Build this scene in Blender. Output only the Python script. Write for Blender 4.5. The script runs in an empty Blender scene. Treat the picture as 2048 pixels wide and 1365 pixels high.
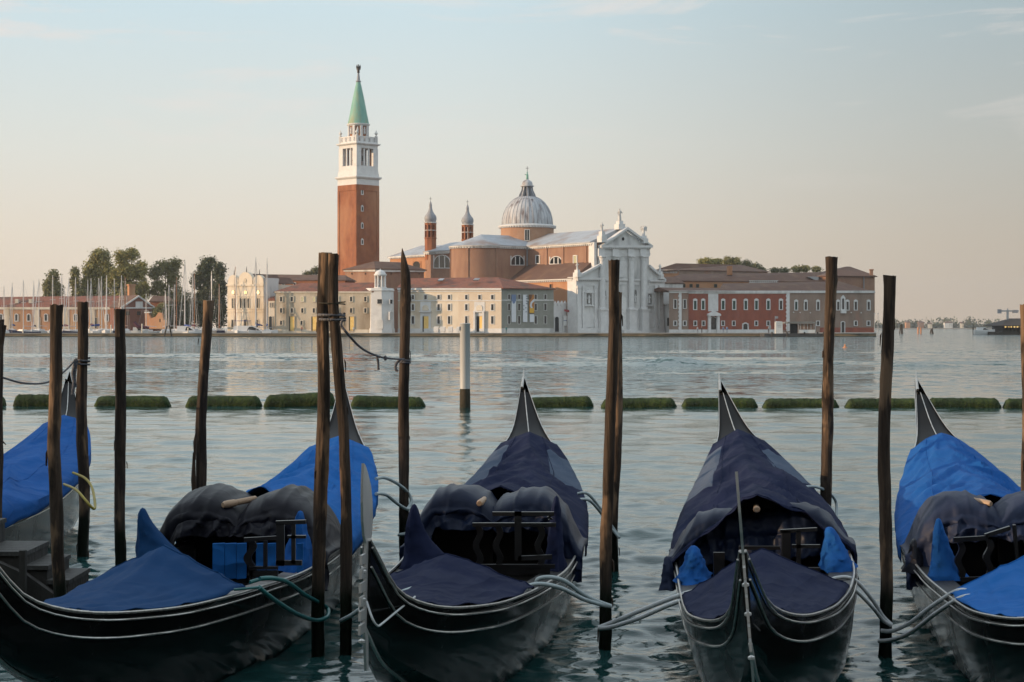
import bpy, bmesh, math, random
import numpy as np
from mathutils import Vector, Matrix, noise
random.seed(7); R = math.radians
SC = bpy.context.scene; COL = SC.collection

# ------------------------------------------------------------- camera, sky, sun, exposure
F, H, YH = 3440.0, 2.45, 655.0          # focal length in pixels of the 2048 px photo, eye height, horizon row
cam = bpy.data.cameras.new("camera"); camo = bpy.data.objects.new("camera", cam); COL.objects.link(camo)
camo.location = (0, 0, H); camo.rotation_euler = (R(90), 0, 0)
cam.sensor_width = 36; cam.lens = F/2048*36; cam.shift_y = -27.5/2048
cam.clip_start = .5; cam.clip_end = 20000
SC.camera = camo
SUN_EL, SUN_AZ = 9.0, 257.0              # azimuth clockwise from +Y (the view direction): from the left, a little behind the camera
sun = bpy.data.lights.new("sun", 'SUN'); sun.energy = 4.8; sun.angle = R(.55); sun.color = (1, .69, .42)
suno = bpy.data.objects.new("sun", sun); COL.objects.link(suno)
sv = Vector((math.sin(R(SUN_AZ))*math.cos(R(SUN_EL)), math.cos(R(SUN_AZ))*math.cos(R(SUN_EL)), math.sin(R(SUN_EL))))
suno.rotation_euler = sv.to_track_quat('Z', 'Y').to_euler(); suno.location = sv*300
world = bpy.data.worlds.new("World"); SC.world = world; world.use_nodes = True
def build_world():
    nt = world.node_tree; nt.nodes.clear(); N = nt.nodes.new; L = nt.links.new
    out = N('ShaderNodeOutputWorld'); bg = N('ShaderNodeBackground'); bg.inputs[1].default_value = .13
    sky = N('ShaderNodeTexSky'); sky.sky_type = 'NISHITA'; sky.sun_disc = False
    sky.sun_elevation = R(SUN_EL); sky.sun_rotation = R(SUN_AZ)
    sky.air_density = 1.0; sky.dust_density = 2.0; sky.ozone_density = 1.5; sky.altitude = 0
    tc = N('ShaderNodeTexCoord'); sep = N('ShaderNodeSeparateXYZ'); L(tc.outputs['Generated'], sep.inputs[0])
    # morning haze over the lagoon: warm and pale at the horizon, turning to washed-out blue higher up, dimmer away from the sun
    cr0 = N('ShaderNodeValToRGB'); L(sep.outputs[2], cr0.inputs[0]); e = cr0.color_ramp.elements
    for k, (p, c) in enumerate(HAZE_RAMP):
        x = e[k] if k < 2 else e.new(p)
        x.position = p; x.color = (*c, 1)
    def ramp(sock, a, b, lo, hi):
        n = N('ShaderNodeMapRange'); n.interpolation_type = 'SMOOTHSTEP'
        for q, v in enumerate((a, b, lo, hi)): n.inputs[q+1].default_value = v
        L(sock, n.inputs[0]); return n.outputs[0]
    def mul(a, b):
        n = N('ShaderNodeMath'); n.operation = 'MULTIPLY'; L(a, n.inputs[0]); L(b, n.inputs[1]); return n.outputs[0]
    dim = mul(mul(ramp(sep.outputs[0], -.08, .34, 0, .36), ramp(sep.outputs[1], 0, .5, 0, 1)), ramp(sep.outputs[2], .2, .45, 1, 0))
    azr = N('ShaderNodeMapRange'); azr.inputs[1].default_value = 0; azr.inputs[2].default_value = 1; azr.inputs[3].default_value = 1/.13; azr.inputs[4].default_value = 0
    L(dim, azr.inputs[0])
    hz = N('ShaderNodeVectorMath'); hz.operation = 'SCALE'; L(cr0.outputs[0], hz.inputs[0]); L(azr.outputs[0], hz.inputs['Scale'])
    rmp = N('ShaderNodeMapRange'); rmp.inputs[1].default_value = .15; rmp.inputs[2].default_value = .75
    rmp.inputs[3].default_value = .95; rmp.inputs[4].default_value = .70; rmp.interpolation_type = 'SMOOTHSTEP'
    L(sep.outputs[2], rmp.inputs[0])
    mix = N('ShaderNodeMixRGB'); L(hz.outputs[0], mix.inputs[2])
    L(rmp.outputs[0], mix.inputs[0]); L(sky.outputs[0], mix.inputs[1])
    # thin wisps of cloud
    mp = N('ShaderNodeMapping'); mp.inputs['Scale'].default_value = (2.2, 2.2, 16); L(tc.outputs['Generated'], mp.inputs[0])
    nz = N('ShaderNodeTexNoise'); nz.inputs['Scale'].default_value = 2.6; nz.inputs['Detail'].default_value = 7; nz.inputs['Roughness'].default_value = .62
    nz.inputs['Distortion'].default_value = .6
    L(mp.outputs[0], nz.inputs['Vector'])
    cr = N('ShaderNodeMapRange'); cr.inputs[1].default_value = .53; cr.inputs[2].default_value = .74; cr.inputs[3].default_value = 0; cr.inputs[4].default_value = .85
    L(nz.outputs[0], cr.inputs[0])
    hi = N('ShaderNodeMapRange'); hi.inputs[1].default_value = .06; hi.inputs[2].default_value = .17; L(sep.outputs[2], hi.inputs[0])
    mm = N('ShaderNodeMath'); mm.operation = 'MULTIPLY'; L(cr.outputs[0], mm.inputs[0]); L(hi.outputs[0], mm.inputs[1])
    m2 = N('ShaderNodeMixRGB'); m2.inputs[2].default_value = CLOUD_SKY
    L(mm.outputs[0], m2.inputs[0]); L(mix.outputs[0], m2.inputs[1])
    L(m2.outputs[0], bg.inputs[0]); L(bg.outputs[0], out.inputs[0])
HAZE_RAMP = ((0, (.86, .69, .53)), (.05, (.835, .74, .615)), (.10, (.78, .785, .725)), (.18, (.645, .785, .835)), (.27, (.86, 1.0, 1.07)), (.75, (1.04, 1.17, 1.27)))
CLOUD_SKY = (6.5, 5.9, 5.5, 1)
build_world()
SC.view_settings.view_transform = 'Standard'; SC.view_settings.look = 'None'; SC.view_settings.exposure = 0.0; SC.view_settings.gamma = 1
try: SC.view_settings.use_curve_mapping = False
except Exception: pass
SC.render.engine = 'CYCLES'; SC.cycles.max_bounces = 6; SC.cycles.caustics_reflective = False; SC.cycles.caustics_refractive = False

# ------------------------------------------------------------- helpers
def P(px, py, D): return Vector(((px-1024)/F*D, D, H-(py-YH)/F*D))      # point that the photo shows at px, py when it stands D metres away
def gp(px, D): return ((px-1024)/F*D, D)
def zp(py, D): return H-(py-YH)/F*D
ORG = {}
class MB:
    def __init__(s): s.v = []; s.f = []; s.m = []; s.mi = 0
    def face(s, pts):
        n = len(s.v); s.v += [tuple(p) for p in pts]; s.f.append(list(range(n, n+len(pts)))); s.m.append(s.mi)
    def mesh(s, vs, fs):
        n = len(s.v); s.v += [tuple(p) for p in vs]
        for f in fs: s.f.append([i+n for i in f]); s.m.append(s.mi)
    def prism(s, poly, vec):
        a = [Vector(p) for p in poly]; b = [p+Vector(vec) for p in a]; n = len(a)
        s.mesh(a+b, [list(range(n))[::-1], list(range(n, 2*n))]+[[i, (i+1) % n, (i+1) % n+n, i+n] for i in range(n)])
    def plan(s, pts, z0, z1): s.prism([(x, y, z0) for x, y in pts], (0, 0, z1-z0))
    def box(s, c, d, rz=0, ax=None):
        c = Vector(c); M = Matrix.Rotation(rz, 3, 'Z') if ax is None else ax
        q = [c+M@Vector((sx*d[0]/2, sy*d[1]/2, sz*d[2]/2)) for sz in (-1, 1) for sx, sy in ((-1, -1), (1, -1), (1, 1), (-1, 1))]
        s.mesh(q, [[3, 2, 1, 0], [4, 5, 6, 7], [0, 1, 5, 4], [1, 2, 6, 5], [2, 3, 7, 6], [3, 0, 4, 7]])
    def bar(s, a, b, w, d, up=(0, 0, 1)):
        a, b = Vector(a), Vector(b); y = (b-a).normalized(); x = y.cross(Vector(up))
        if x.length < 1e-4: x = y.cross(Vector((0, 1, 0)))
        x.normalize(); z = x.cross(y); M = Matrix((x, y, z)).transposed()
        s.box((a+b)/2, (w, (b-a).length, d), ax=M)
    def tube(s, pts, r, n=8, cap=True):
        pts = [Vector(p) for p in pts]; m = len(pts); rr = r if isinstance(r, (list, tuple)) else [r]*m; rings = []
        pv = None
        for i, p in enumerate(pts):
            t = (pts[min(i+1, m-1)]-pts[max(i-1, 0)]).normalized()
            if pv is None:
                x = t.cross(Vector((0, 0, 1)))
                if x.length < 1e-3: x = Vector((1, 0, 0))
            else: x = pv-t*pv.dot(t)
            x.normalize(); pv = x; y = t.cross(x)
            rings.append([p+(x*math.cos(k*2*math.pi/n)+y*math.sin(k*2*math.pi/n))*rr[i] for k in range(n)])
        s.rings(rings, cap)
    def rings(s, rings, cap=True):
        n = len(rings[0]); vs = [p for r in rings for p in r]; fs = []
        for i in range(len(rings)-1):
            for k in range(n): fs.append([i*n+k, i*n+(k+1) % n, (i+1)*n+(k+1) % n, (i+1)*n+k])
        if cap: fs += [list(range(n))[::-1], list(range((len(rings)-1)*n, len(rings)*n))]
        s.mesh(vs, fs)
    def lathe(s, c, prof, n=24, a0=0, a1=360):
        c = Vector(c); full = a1-a0 >= 360; k = n if full else n+1
        rings = [[c+Vector((r*math.cos(R(a0+(a1-a0)*j/n)), r*math.sin(R(a0+(a1-a0)*j/n)), z)) for j in range(k)] for r, z in prof]
        if full: s.rings(rings)
        else:
            vs = [p for r in rings for p in r]; fs = []
            for i in range(len(rings)-1):
                for j in range(n): fs.append([i*k+j, i*k+j+1, (i+1)*k+j+1, (i+1)*k+j])
            s.mesh(vs, fs)
    def build(s, name, mats, parent=None, local=False, loc=None, smooth=False):
        me = bpy.data.meshes.new(name); off = Vector((0, 0, 0))
        if parent is not None and not local: off = ORG[parent.name]
        elif loc is not None: off = Vector(loc)
        me.from_pydata([(x-off.x, y-off.y, z-off.z) for x, y, z in s.v], [], s.f)
        mats = mats if isinstance(mats, (list, tuple)) else [mats]
        for m in mats: me.materials.append(m)
        if len(mats) > 1: me.polygons.foreach_set('material_index', s.m)
        bm = bmesh.new(); bm.from_mesh(me); bmesh.ops.remove_doubles(bm, verts=bm.verts, dist=1e-5)
        bmesh.ops.recalc_face_normals(bm, faces=bm.faces); bm.to_mesh(me); bm.free()
        if smooth:
            me.polygons.foreach_set('use_smooth', [True]*len(me.polygons))
            if smooth is not True:
                try: me.set_sharp_from_angle(angle=R(smooth))
                except Exception: pass
        o = bpy.data.objects.new(name, me); COL.objects.link(o)
        if parent is not None: o.parent = parent
        elif loc is not None: o.location = loc
        ORG[o.name] = off
        return o
def tag(o, label=None, cat=None, group=None, kind=None):
    if label: o['label'] = label
    if cat: o['category'] = cat
    if group: o['group'] = group
    if kind: o['kind'] = kind
    return o
def thing(name, label, cat, loc=(0, 0, 0), group=None, rot=None):
    o = bpy.data.objects.new(name, None); COL.objects.link(o); o.location = loc; o.empty_display_size = .3
    if rot: o.rotation_euler = rot
    ORG[o.name] = Vector(loc)
    return tag(o, label, cat, group)

def mat(name, c1, c2=None, scale=3.0, rough=.75, metal=0, bump=0, bscale=None, st=(1, 1, 1), detail=5, spec=.5, lo=.35, hi=.65, c3=None, s3=.3, coat=0, streak=0):
    m = bpy.data.materials.new(name); m.use_nodes = True; nt = m.node_tree; b = nt.nodes['Principled BSDF']; N = nt.nodes.new; L = nt.links.new
    b.inputs['Roughness'].default_value = rough; b.inputs['Metallic'].default_value = metal
    b.inputs['Specular IOR Level'].default_value = spec; b.inputs['Coat Weight'].default_value = coat
    b.inputs['Base Color'].default_value = (*c1, 1)
    tc = N('ShaderNodeTexCoord'); mp = N('ShaderNodeMapping'); mp.inputs['Scale'].default_value = st; L(tc.outputs['Object'], mp.inputs[0])
    col = None
    if c2:
        nz = N('ShaderNodeTexNoise'); nz.inputs['Scale'].default_value = scale; nz.inputs['Detail'].default_value = detail; nz.inputs['Roughness'].default_value = .6
        L(mp.outputs[0], nz.inputs['Vector'])
        r = N('ShaderNodeMapRange'); r.inputs[1].default_value = lo; r.inputs[2].default_value = hi; L(nz.outputs[0], r.inputs[0])
        mx = N('ShaderNodeMixRGB'); mx.inputs[1].default_value = (*c1, 1); mx.inputs[2].default_value = (*c2, 1); L(r.outputs[0], mx.inputs[0]); col = mx
        if c3:
            n3 = N('ShaderNodeTexNoise'); n3.inputs['Scale'].default_value = s3; n3.inputs['Detail'].default_value = 6; L(mp.outputs[0], n3.inputs['Vector'])
            r3 = N('ShaderNodeMapRange'); r3.inputs[1].default_value = .5; r3.inputs[2].default_value = .68; L(n3.outputs[0], r3.inputs[0])
            m3 = N('ShaderNodeMixRGB'); m3.inputs[2].default_value = (*c3, 1); L(r3.outputs[0], m3.inputs[0]); L(mx.outputs[0], m3.inputs[1]); col = m3
        L(col.outputs[0], b.inputs['Base Color'])
    if bump:
        nb = N('ShaderNodeTexNoise'); nb.inputs['Scale'].default_value = bscale or scale*3; nb.inputs['Detail'].default_value = 5; L(mp.outputs[0], nb.inputs['Vector'])
        bp = N('ShaderNodeBump'); bp.inputs['Strength'].default_value = bump; bp.inputs['Distance'].default_value = .05
        L(nb.outputs[0], bp.inputs['Height']); L(bp.outputs[0], b.inputs['Normal'])
    return m
# ------------------------------------------------------------- water
def water_mat():
    m = bpy.data.materials.new("lagoon water"); m.use_nodes = True; nt = m.node_tree; b = nt.nodes['Principled BSDF']; N = nt.nodes.new; L = nt.links.new
    b.inputs['Base Color'].default_value = (.014, .054, .053, 1); b.inputs['Roughness'].default_value = .07; b.inputs['IOR'].default_value = 1.333
    tc = N('ShaderNodeTexCoord'); prev = None
    # the open channel beyond the floating barrier is choppier than the sheltered moorings
    sp = N('ShaderNodeSeparateXYZ'); L(tc.outputs['Object'], sp.inputs[0]); chop = N('ShaderNodeMapRange'); chop.interpolation_type = 'SMOOTHSTEP'
    for q, v in enumerate((40, 95, 0, 1)): chop.inputs[q+1].default_value = v
    L(sp.outputs[1], chop.inputs[0])
    for sc, st, dist in ((1.5, (1, 1.5, 1), .016), (5.5, (1, 1.8, 1), .0075), (16, (1, 1.6, 1), .0016)):
        mp = N('ShaderNodeMapping'); mp.inputs['Scale'].default_value = st; mp.inputs['Rotation'].default_value = (0, 0, R(8)); L(tc.outputs['Object'], mp.inputs[0])
        nz = N('ShaderNodeTexNoise'); nz.inputs['Scale'].default_value = sc; nz.inputs['Detail'].default_value = 3; L(mp.outputs[0], nz.inputs['Vector'])
        bp = N('ShaderNodeBump'); bp.inputs['Strength'].default_value = 1; bp.inputs['Distance'].default_value = dist
        L(nz.outputs[0], bp.inputs['Height'])
        if prev: L(prev.outputs[0], bp.inputs['Normal'])
        prev = bp
    # wavelets out in the channel, as tilted facets
    acc = prev.outputs[0]
    for sc, k in ((.55, 1.35), (2.1, 1.9)):
        mp = N('ShaderNodeMapping'); mp.inputs['Scale'].default_value = (1, 1.7, 1); L(tc.outputs['Object'], mp.inputs[0])
        nz = N('ShaderNodeTexNoise'); nz.inputs['Scale'].default_value = sc; nz.inputs['Detail'].default_value = 3; L(mp.outputs[0], nz.inputs['Vector'])
        sb = N('ShaderNodeVectorMath'); sb.operation = 'SUBTRACT'; sb.inputs[1].default_value = (.5, .5, .5); L(nz.outputs['Color'], sb.inputs[0])
        fl = N('ShaderNodeVectorMath'); fl.operation = 'MULTIPLY'; fl.inputs[1].default_value = (k, k, 0); L(sb.outputs[0], fl.inputs[0])
        sl = N('ShaderNodeVectorMath'); sl.operation = 'SCALE'; L(fl.outputs[0], sl.inputs[0]); L(chop.outputs[0], sl.inputs['Scale'])
        ad = N('ShaderNodeVectorMath'); ad.operation = 'ADD'; L(acc, ad.inputs[0]); L(sl.outputs[0], ad.inputs[1]); acc = ad.outputs[0]
    nm = N('ShaderNodeVectorMath'); nm.operation = 'NORMALIZE'; L(acc, nm.inputs[0]); L(nm.outputs[0], b.inputs['Normal'])
    return m
WM = water_mat()
def make_water():
    rng = np.random.default_rng(11)
    rows = 780; cols = 720
    q = np.linspace(1/8.6, 1/640, rows); D = 1/q
    k = np.linspace(-.52, .52, cols)
    X = k[None, :]*D[:, None]; Y = np.repeat(D[:, None], cols, 1)
    dY = np.abs(np.gradient(D))[:, None]
    Z = np.zeros_like(X)
    lam = np.exp(rng.uniform(np.log(.17), np.log(3.2), 110))
    for l in lam:
        a = rng.normal(0, R(38)); kk = 2*math.pi/l; ph = rng.uniform(0, 6.28)
        amp = .0029*l**.55*rng.uniform(.5, 1.4)
        wgt = np.clip((l/dY-2.2)/2.5, 0, 1)
        # patches of livelier and calmer water
        env = (1+.9*np.clip((Y-45)/40, 0, 1))*.75+.45*np.sin(X*.11*rng.uniform(.5, 1.5)+rng.uniform(0, 6))*np.sin(Y*.06*rng.uniform(.5, 1.5)+rng.uniform(0, 6))
        Z += amp*wgt*env*np.sin(kk*(X*math.sin(a)+Y*math.cos(a))+ph)
    # the wash of boats that have passed: longer crests running across the channel
    for y0, sl, am, wd, xc, xw in ((100, .05, .13, 1.5, -28, 26), (118, -.03, .17, 1.8, 30, 32), (112, -.06, .15, 1.6, 4, 15), (150, .03, .20, 2.6, -30, 50), (172, -.04, .22, 3.2, 45, 50), (93, .02, .10, 1.3, 16, 12), (133, .02, .17, 2.2, 0, 30)):
        e = np.exp(-((X-xc)/xw)**2); yy = Y-(y0+sl*X+1.2*np.sin(X*.13))
        Z += am*e*np.cos(yy/wd*1.7)*np.exp(-(yy/(2.6*wd))**2)
    Z += .42*np.exp(-((X-10.6)/1.9)**2-((Y-112)/1.2)**2)
    Z += .20*np.exp(-((X-26.5)/1.7)**2-((Y-110)/1.2)**2)
    n = rows*cols; co = np.stack([X, Y, Z], 2).reshape(-1, 3)
    i = np.arange(n).reshape(rows, cols)
    fa = np.stack([i[:-1, :-1], i[:-1, 1:], i[1:, 1:], i[1:, :-1]], 2).reshape(-1, 4)
    me = bpy.data.meshes.new("water"); me.vertices.add(n); me.vertices.foreach_set('co', co.ravel().astype(np.float32))
    me.loops.add(fa.size); me.loops.foreach_set('vertex_index', fa.ravel().astype(np.int32))
    me.polygons.add(len(fa)); me.polygons.foreach_set('loop_start', np.arange(0, fa.size, 4, dtype=np.int32)); me.polygons.foreach_set('loop_total', np.full(len(fa), 4, dtype=np.int32))
    me.update(); me.validate(); me.polygons.foreach_set('use_smooth', [True]*len(fa)); me.materials.append(WM)
    o = bpy.data.objects.new("water", me); COL.objects.link(o); o['kind'] = 'structure'
    far = MB(); far.face([(-9000, -300, -.35), (9000, -300, -.35), (9000, 9000, -.35), (-9000, 9000, -.35)])
    o2 = far.build("lagoon", WM); o2['kind'] = 'structure'
make_water()
# ------------------------------------------------------------- materials of the island
BRICK = mat("red brick", (.31, .12, .055), (.22, .08, .04), .6, .9, c3=(.36, .18, .10), s3=.12, st=(1, 1, .5))
BRICK2 = mat("warm brick", (.31, .185, .125), (.24, .135, .095), .5, .9, c3=(.22, .12, .08), s3=.15, st=(1, 1, .4))
ORANGE = mat("orange plaster", (.42, .22, .12), (.35, .17, .09), .4, .9, c3=(.42, .25, .14), s3=.2, st=(1, 1, .4))
REDW = mat("red washed brick", (.28, .085, .052), (.20, .062, .042), .5, .9, c3=(.25, .09, .055), s3=.2, st=(1, 1, .5))
PINKG = mat("weathered pinkish plaster", (.27, .20, .16), (.20, .145, .115), .35, .9, c3=(.30, .15, .10), s3=.16, st=(1, 1, .35))
BEIGE = mat("weathered beige plaster", (.53, .46, .36), (.42, .355, .27), .30, .9, c3=(.25, .19, .13), s3=.25, st=(1, 1, .30))
CREAM = mat("cream plaster", (.67, .60, .50), (.57, .50, .40), .30, .9, c3=(.42, .34, .24), s3=.2, st=(1, 1, .4))
STONE = mat("white stone", (.62, .62, .61), (.53, .53, .52), .6, .8, c3=(.36, .36, .36), s3=.3, st=(1, 1, .3))
STONEB = mat("bright white stone", (.64, .64, .635), (.55, .55, .55), .8, .8)
GREYSTONE = mat("grey stone", (.22, .215, .20), (.15, .15, .145), .5, .85)
TILE = mat("terracotta roof tile", (.25, .092, .055), (.18, .068, .047), 1.2, .9, c3=(.11, .065, .05), s3=.3, bump=.4, bscale=4)
TILED = mat("aged brown roof tile", (.13, .070, .050), (.095, .055, .042), 1.2, .9, c3=(.15, .09, .06), s3=.3, bump=.4, bscale=4)
LEAD = mat("grey lead roof", (.37, .40, .445), (.29, .32, .355), .5, .6, c3=(.25, .20, .18), s3=.16, st=(1, 1, .6))
LEADD = mat("streaked lead of the dome", (.46, .475, .50), (.36, .375, .40), .8, .6, c3=(.13, .10, .10), s3=.5, st=(1.2, 1.2, .28))
LEADK = mat("dark weathered lead", (.20, .21, .24), (.30, .31, .33), 1.5, .6, st=(1, 1, .4))
COPPER = mat("green copper", (.14, .33, .28), (.19, .38, .31), .9, .6, c3=(.24, .30, .19), s3=.5, st=(1, 1, .3))
BRONZE = mat("dark bronze", (.035, .03, .028), rough=.5, metal=.4)
DRUMW = mat('pinkish drum brick', (.38, .23, .15), (.32, .18, .115), .5, .9); PANE = mat("dark window pane", (.018, .022, .026), rough=.12)
SHUT = mat("dark green shutter", (.015, .045, .035), rough=.6)
SUNGOLD = mat("door with sun reflection", (.80, .56, .20), (.70, .45, .12), 1.5, .45)  # sunrise reflected in the doors, put into this gold base colour
SUNPANE = mat("sun glint pane", (.75, .70, .45), rough=.15, metal=.9)  # sun glint on the glass, put in as yellow metallic colour
DARK = mat("dark opening", (.012, .012, .013), rough=.8)
WHITE = mat("white paint", (.74, .74, .72), (.66, .66, .65), 2, .5)
GALV = mat("grey metal", (.32, .34, .36), rough=.4, metal=.5)
BLUEC = mat("blue canvas", (.02, .05, .20), rough=.8)
MAROON = mat("maroon canvas", (.07, .015, .03), rough=.8)
PAVE = mat("quay paving", (.32, .30, .27), (.26, .245, .22), .8, .85)
QUAYW = mat("stained quay wall", (.27, .20, .12), (.16, .12, .075), .45, .85, c3=(.05, .048, .035), s3=.5, st=(.5, .5, 2.2), bump=.3, bscale=3)
QWET = mat("wet weed at the waterline", (.018, .020, .012), (.035, .035, .018), 1.5, .5)

# ------------------------------------------------------------- facade helper
class Fac:
    """a wall line in plan; px, py on it are read off the photo, out is metres in front of the wall"""
    def __init__(s, a, b):
        s.a, s.b = Vector(gp(*a)), Vector(gp(*b)); s.d = (s.b-s.a).normalized(); s.len = (s.b-s.a).length
        s.n = Vector((s.d.y, -s.d.x))
        if s.n.y > 0: s.n = -s.n
    def pl(s, px, out=0):
        k = (px-1024)/F; t = (s.a.x-k*s.a.y)/(k*s.d.y-s.d.x); p = s.a+s.d*t
        return p+s.n*out
    def pt(s, px, py, out=0):
        p = s.pl(px); z = zp(py, p.y); p = p+s.n*out; return Vector((p.x, p.y, z))
    def poly(s, mb, pts, out, dep):
        mb.prism([s.pt(x, y, out) for x, y in pts], Vector((-s.n.x*dep, -s.n.y*dep, 0)))
    def rect(s, mb, x0, x1, y0, y1, out, dep): s.poly(mb, [(x0, y0), (x1, y0), (x1, y1), (x0, y1)], out, dep)
    def arch(s, mb, x0, x1, y0, y1, out, dep, n=8, full=1):
        xc, r = (x0+x1)/2, (x1-x0)/2
        top = [(xc+r*math.cos(R(180-180*i/n)), y0+r*full-r*full*math.sin(R(180*i/n))) for i in range(n+1)]
        s.poly(mb, [(x0, y1)]+top+[(x1, y1)], out, dep)
    def oval(s, mb, xc, yc, rx, ry, out, dep, n=14): s.poly(mb, [(xc+rx*math.cos(i*2*math.pi/n), yc+ry*math.sin(i*2*math.pi/n)) for i in range(n)], out, dep)
def window(f, par, x0, x1, y0, y1, fm=None, pm=None, arch=False, fw=1.2, name='window', hood=False, mull=0):
    """stone surround standing proud of the wall with the pane set in it"""
    m = MB(); fm = fm or STONEB; pm = pm or PANE
    T = 1.3
    if arch: top = f.arch
    f.rect(m, x0-fw, x0, y0-(0 if arch else fw), y1+fw, .20, .3); f.rect(m, x1, x1+fw, y0-(0 if arch else fw), y1+fw, .20, .3)
    f.rect(m, x0, x1, y1, y1+fw, .22, .3)
    if arch:
        xc, r = (x0+x1)/2, (x1-x0)/2; yy = y0+r; n = 8
        o = [(xc+(r+fw)*math.cos(R(180-180*i/n)), yy-(r+fw)*math.sin(R(180*i/n))) for i in range(n+1)]
        q = [(xc+r*math.cos(R(180-180*i/n)), yy-r*math.sin(R(180*i/n))) for i in range(n+1)]
        for i in range(n): f.poly(m, [o[i], o[i+1], q[i+1], q[i]], .20, .3)
    else: f.rect(m, x0, x1, y0-fw, y0, .22, .3)
    if hood: f.poly(m, [(x0-fw-.6, y0-fw), (x0-.2, y0-fw-2.2), ((x0+x1)/2, y0-fw-3.2), (x1+.2, y0-fw-2.2), (x1+fw+.6, y0-fw)], .22, .4)
    for k in range(mull):
        xm = x0+(x1-x0)*(k+1)/(mull+1); f.rect(m, xm-.35, xm+.35, y0, y1, .18, .2)
    w = m.build(name, fm, par); m = MB()
    (f.arch if arch else f.rect)(m, x0, x1, y0, y1, .12, .2); m.build('pane', pm, w)
    return w
def door(f, par, x0, x1, y0, y1, pm, fm=None, arch=False, fw=1.6):
    w = window(f, par, x0, x1, y0, y1, fm, pm, arch, fw, 'door'); return w
def hip(mb, E, ze, r1, r2, over=.45, th=.25):
    """hipped or gabled roof over the plan quad E (front left, front right, back right, back left) with ridge ends r1, r2"""
    c = sum((Vector(e) for e in E), Vector((0, 0)))/4
    Q = []
    for e in E:
        v = Vector(e)-c; v = v*(1+over/v.length); Q.append(Vector((c.x+v.x, c.y+v.y, ze)))
    B = [q-Vector((0, 0, th)) for q in Q]; a, b = Vector(r1), Vector(r2)
    mb.mesh(Q+B+[a, b], [[0, 1, 9, 8], [1, 2, 9], [2, 3, 8, 9], [3, 0, 8], [0, 4, 5, 1], [1, 5, 6, 2], [2, 6, 7, 3], [3, 7, 4, 0], [7, 6, 5, 4]])
GZ = .95
def part(name, par, m, fn, smooth=False):
    mb = MB(); fn(mb); return mb.build(name, m, par, smooth=smooth)

# ------------------------------------------------------------- the island and its quay
isl = MB()
quay = [gp(-420, 446), gp(800, 446), gp(1300, 447), gp(1752, 448), gp(1752, 660), gp(560, 700), gp(540, 470), gp(455, 452.5), gp(-420, 452.5)]
isl.plan(quay, -1.5, GZ-.16); o = isl.build("quay", QUAYW); o['kind'] = 'structure'
m = MB(); m.plan([(x*1.0005, y-(.25 if y < 450 else -.02)) for x, y in quay], GZ-.16, GZ); o = m.build("pavement", PAVE); o['kind'] = 'structure'
m = MB(); m.plan([gp(-420, 445.9), gp(800, 445.9), gp(1300, 446.9), gp(1752, 447.9), gp(1752, 448.3), gp(1300, 447.3), gp(800, 446.3), gp(-420, 446.3)], -1.2, .18)
o = m.build("waterline weed", QWET); o['kind'] = 'structure'
m = MB(); m.plan([gp(-700, 545), gp(545, 545), gp(545, 700), gp(-700, 700)], -1.5, GZ); o = m.build("marina bank", PAVE); o['kind'] = 'structure'

# ------------------------------------------------------------- long storehouse on the quay
f = Fac((550, 460), (742, 456))
b = thing('storehouse', 'long low beige storehouse with red tiled roof and golden doors', 'building', (*gp(640, 458), GZ))
A, B = f.pl(550), f.pl(745); bk = -f.n*13
ze = f.pt(650, 584).z
part('wall', b, BEIGE, lambda m: m.plan([A, B, B+bk, A+bk], GZ, ze))
part('cornice', b, CREAM, lambda m: f.rect(m, 549.5, 744, 583.5, 586, .25, .5))
part('plinth', b, CREAM, lambda m: f.rect(m, 550, 744, 659.5, 666.4, .12, .3))
part('roof', b, TILE, lambda m: hip(m, [A, B, B+bk, A+bk], ze+.05, P(600, 566.5, 466), P(760, 565.5, 462)))
for x in (562.5, 584, 605, 628, 651, 675, 702.5, 731):
    window(f, b, x-2.2, x+2.2, 594, 603.5, CREAM, SUNPANE if x in (605, 628) else PANE, fw=1.3)
    window(f, b, x-2.2, x+2.2, 617, 626, CREAM, fw=1.3)
for x in (583.8, 628.2, 664, 703): door(f, b, x-5, x+5, 633.5, 662, SUNGOLD, BEIGE, fw=1.2); part('shade_strip', b, DARK, lambda m: f.rect(m, x-5, x-3, 633.5, 662, .16, .05))  # black strip down each door's left edge, jamb shade as colour
for x in (562.5, 603.5, 646, 684): window(f, b, x-2, x+2, 642, 650, CREAM, fw=1.2)
# ------------------------------------------------------------- little link house left of the storehouse
f = Fac((536.5, 461), (549, 460.6))
b = thing('link_house', 'narrow cream link house squeezed between storehouse and gabled palace', 'building', (*gp(543, 462), GZ))
A, B = f.pl(536.8), f.pl(549.2); bk = -f.n*6; ze = f.pt(543, 600).z
part('wall', b, CREAM, lambda m: m.plan([A, B, B+bk, A+bk], GZ, ze))
part('roof', b, TILE, lambda m: hip(m, [A, B, B+bk, A+bk], ze, P(540, 594, 466), P(549, 593, 466), .2))
for x in (541, 546): window(f, b, x-1, x+1, 606, 615, CREAM, fw=.6)
door(f, b, 538.5, 544.5, 633, 662, PANE, CREAM, True, 1)

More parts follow.
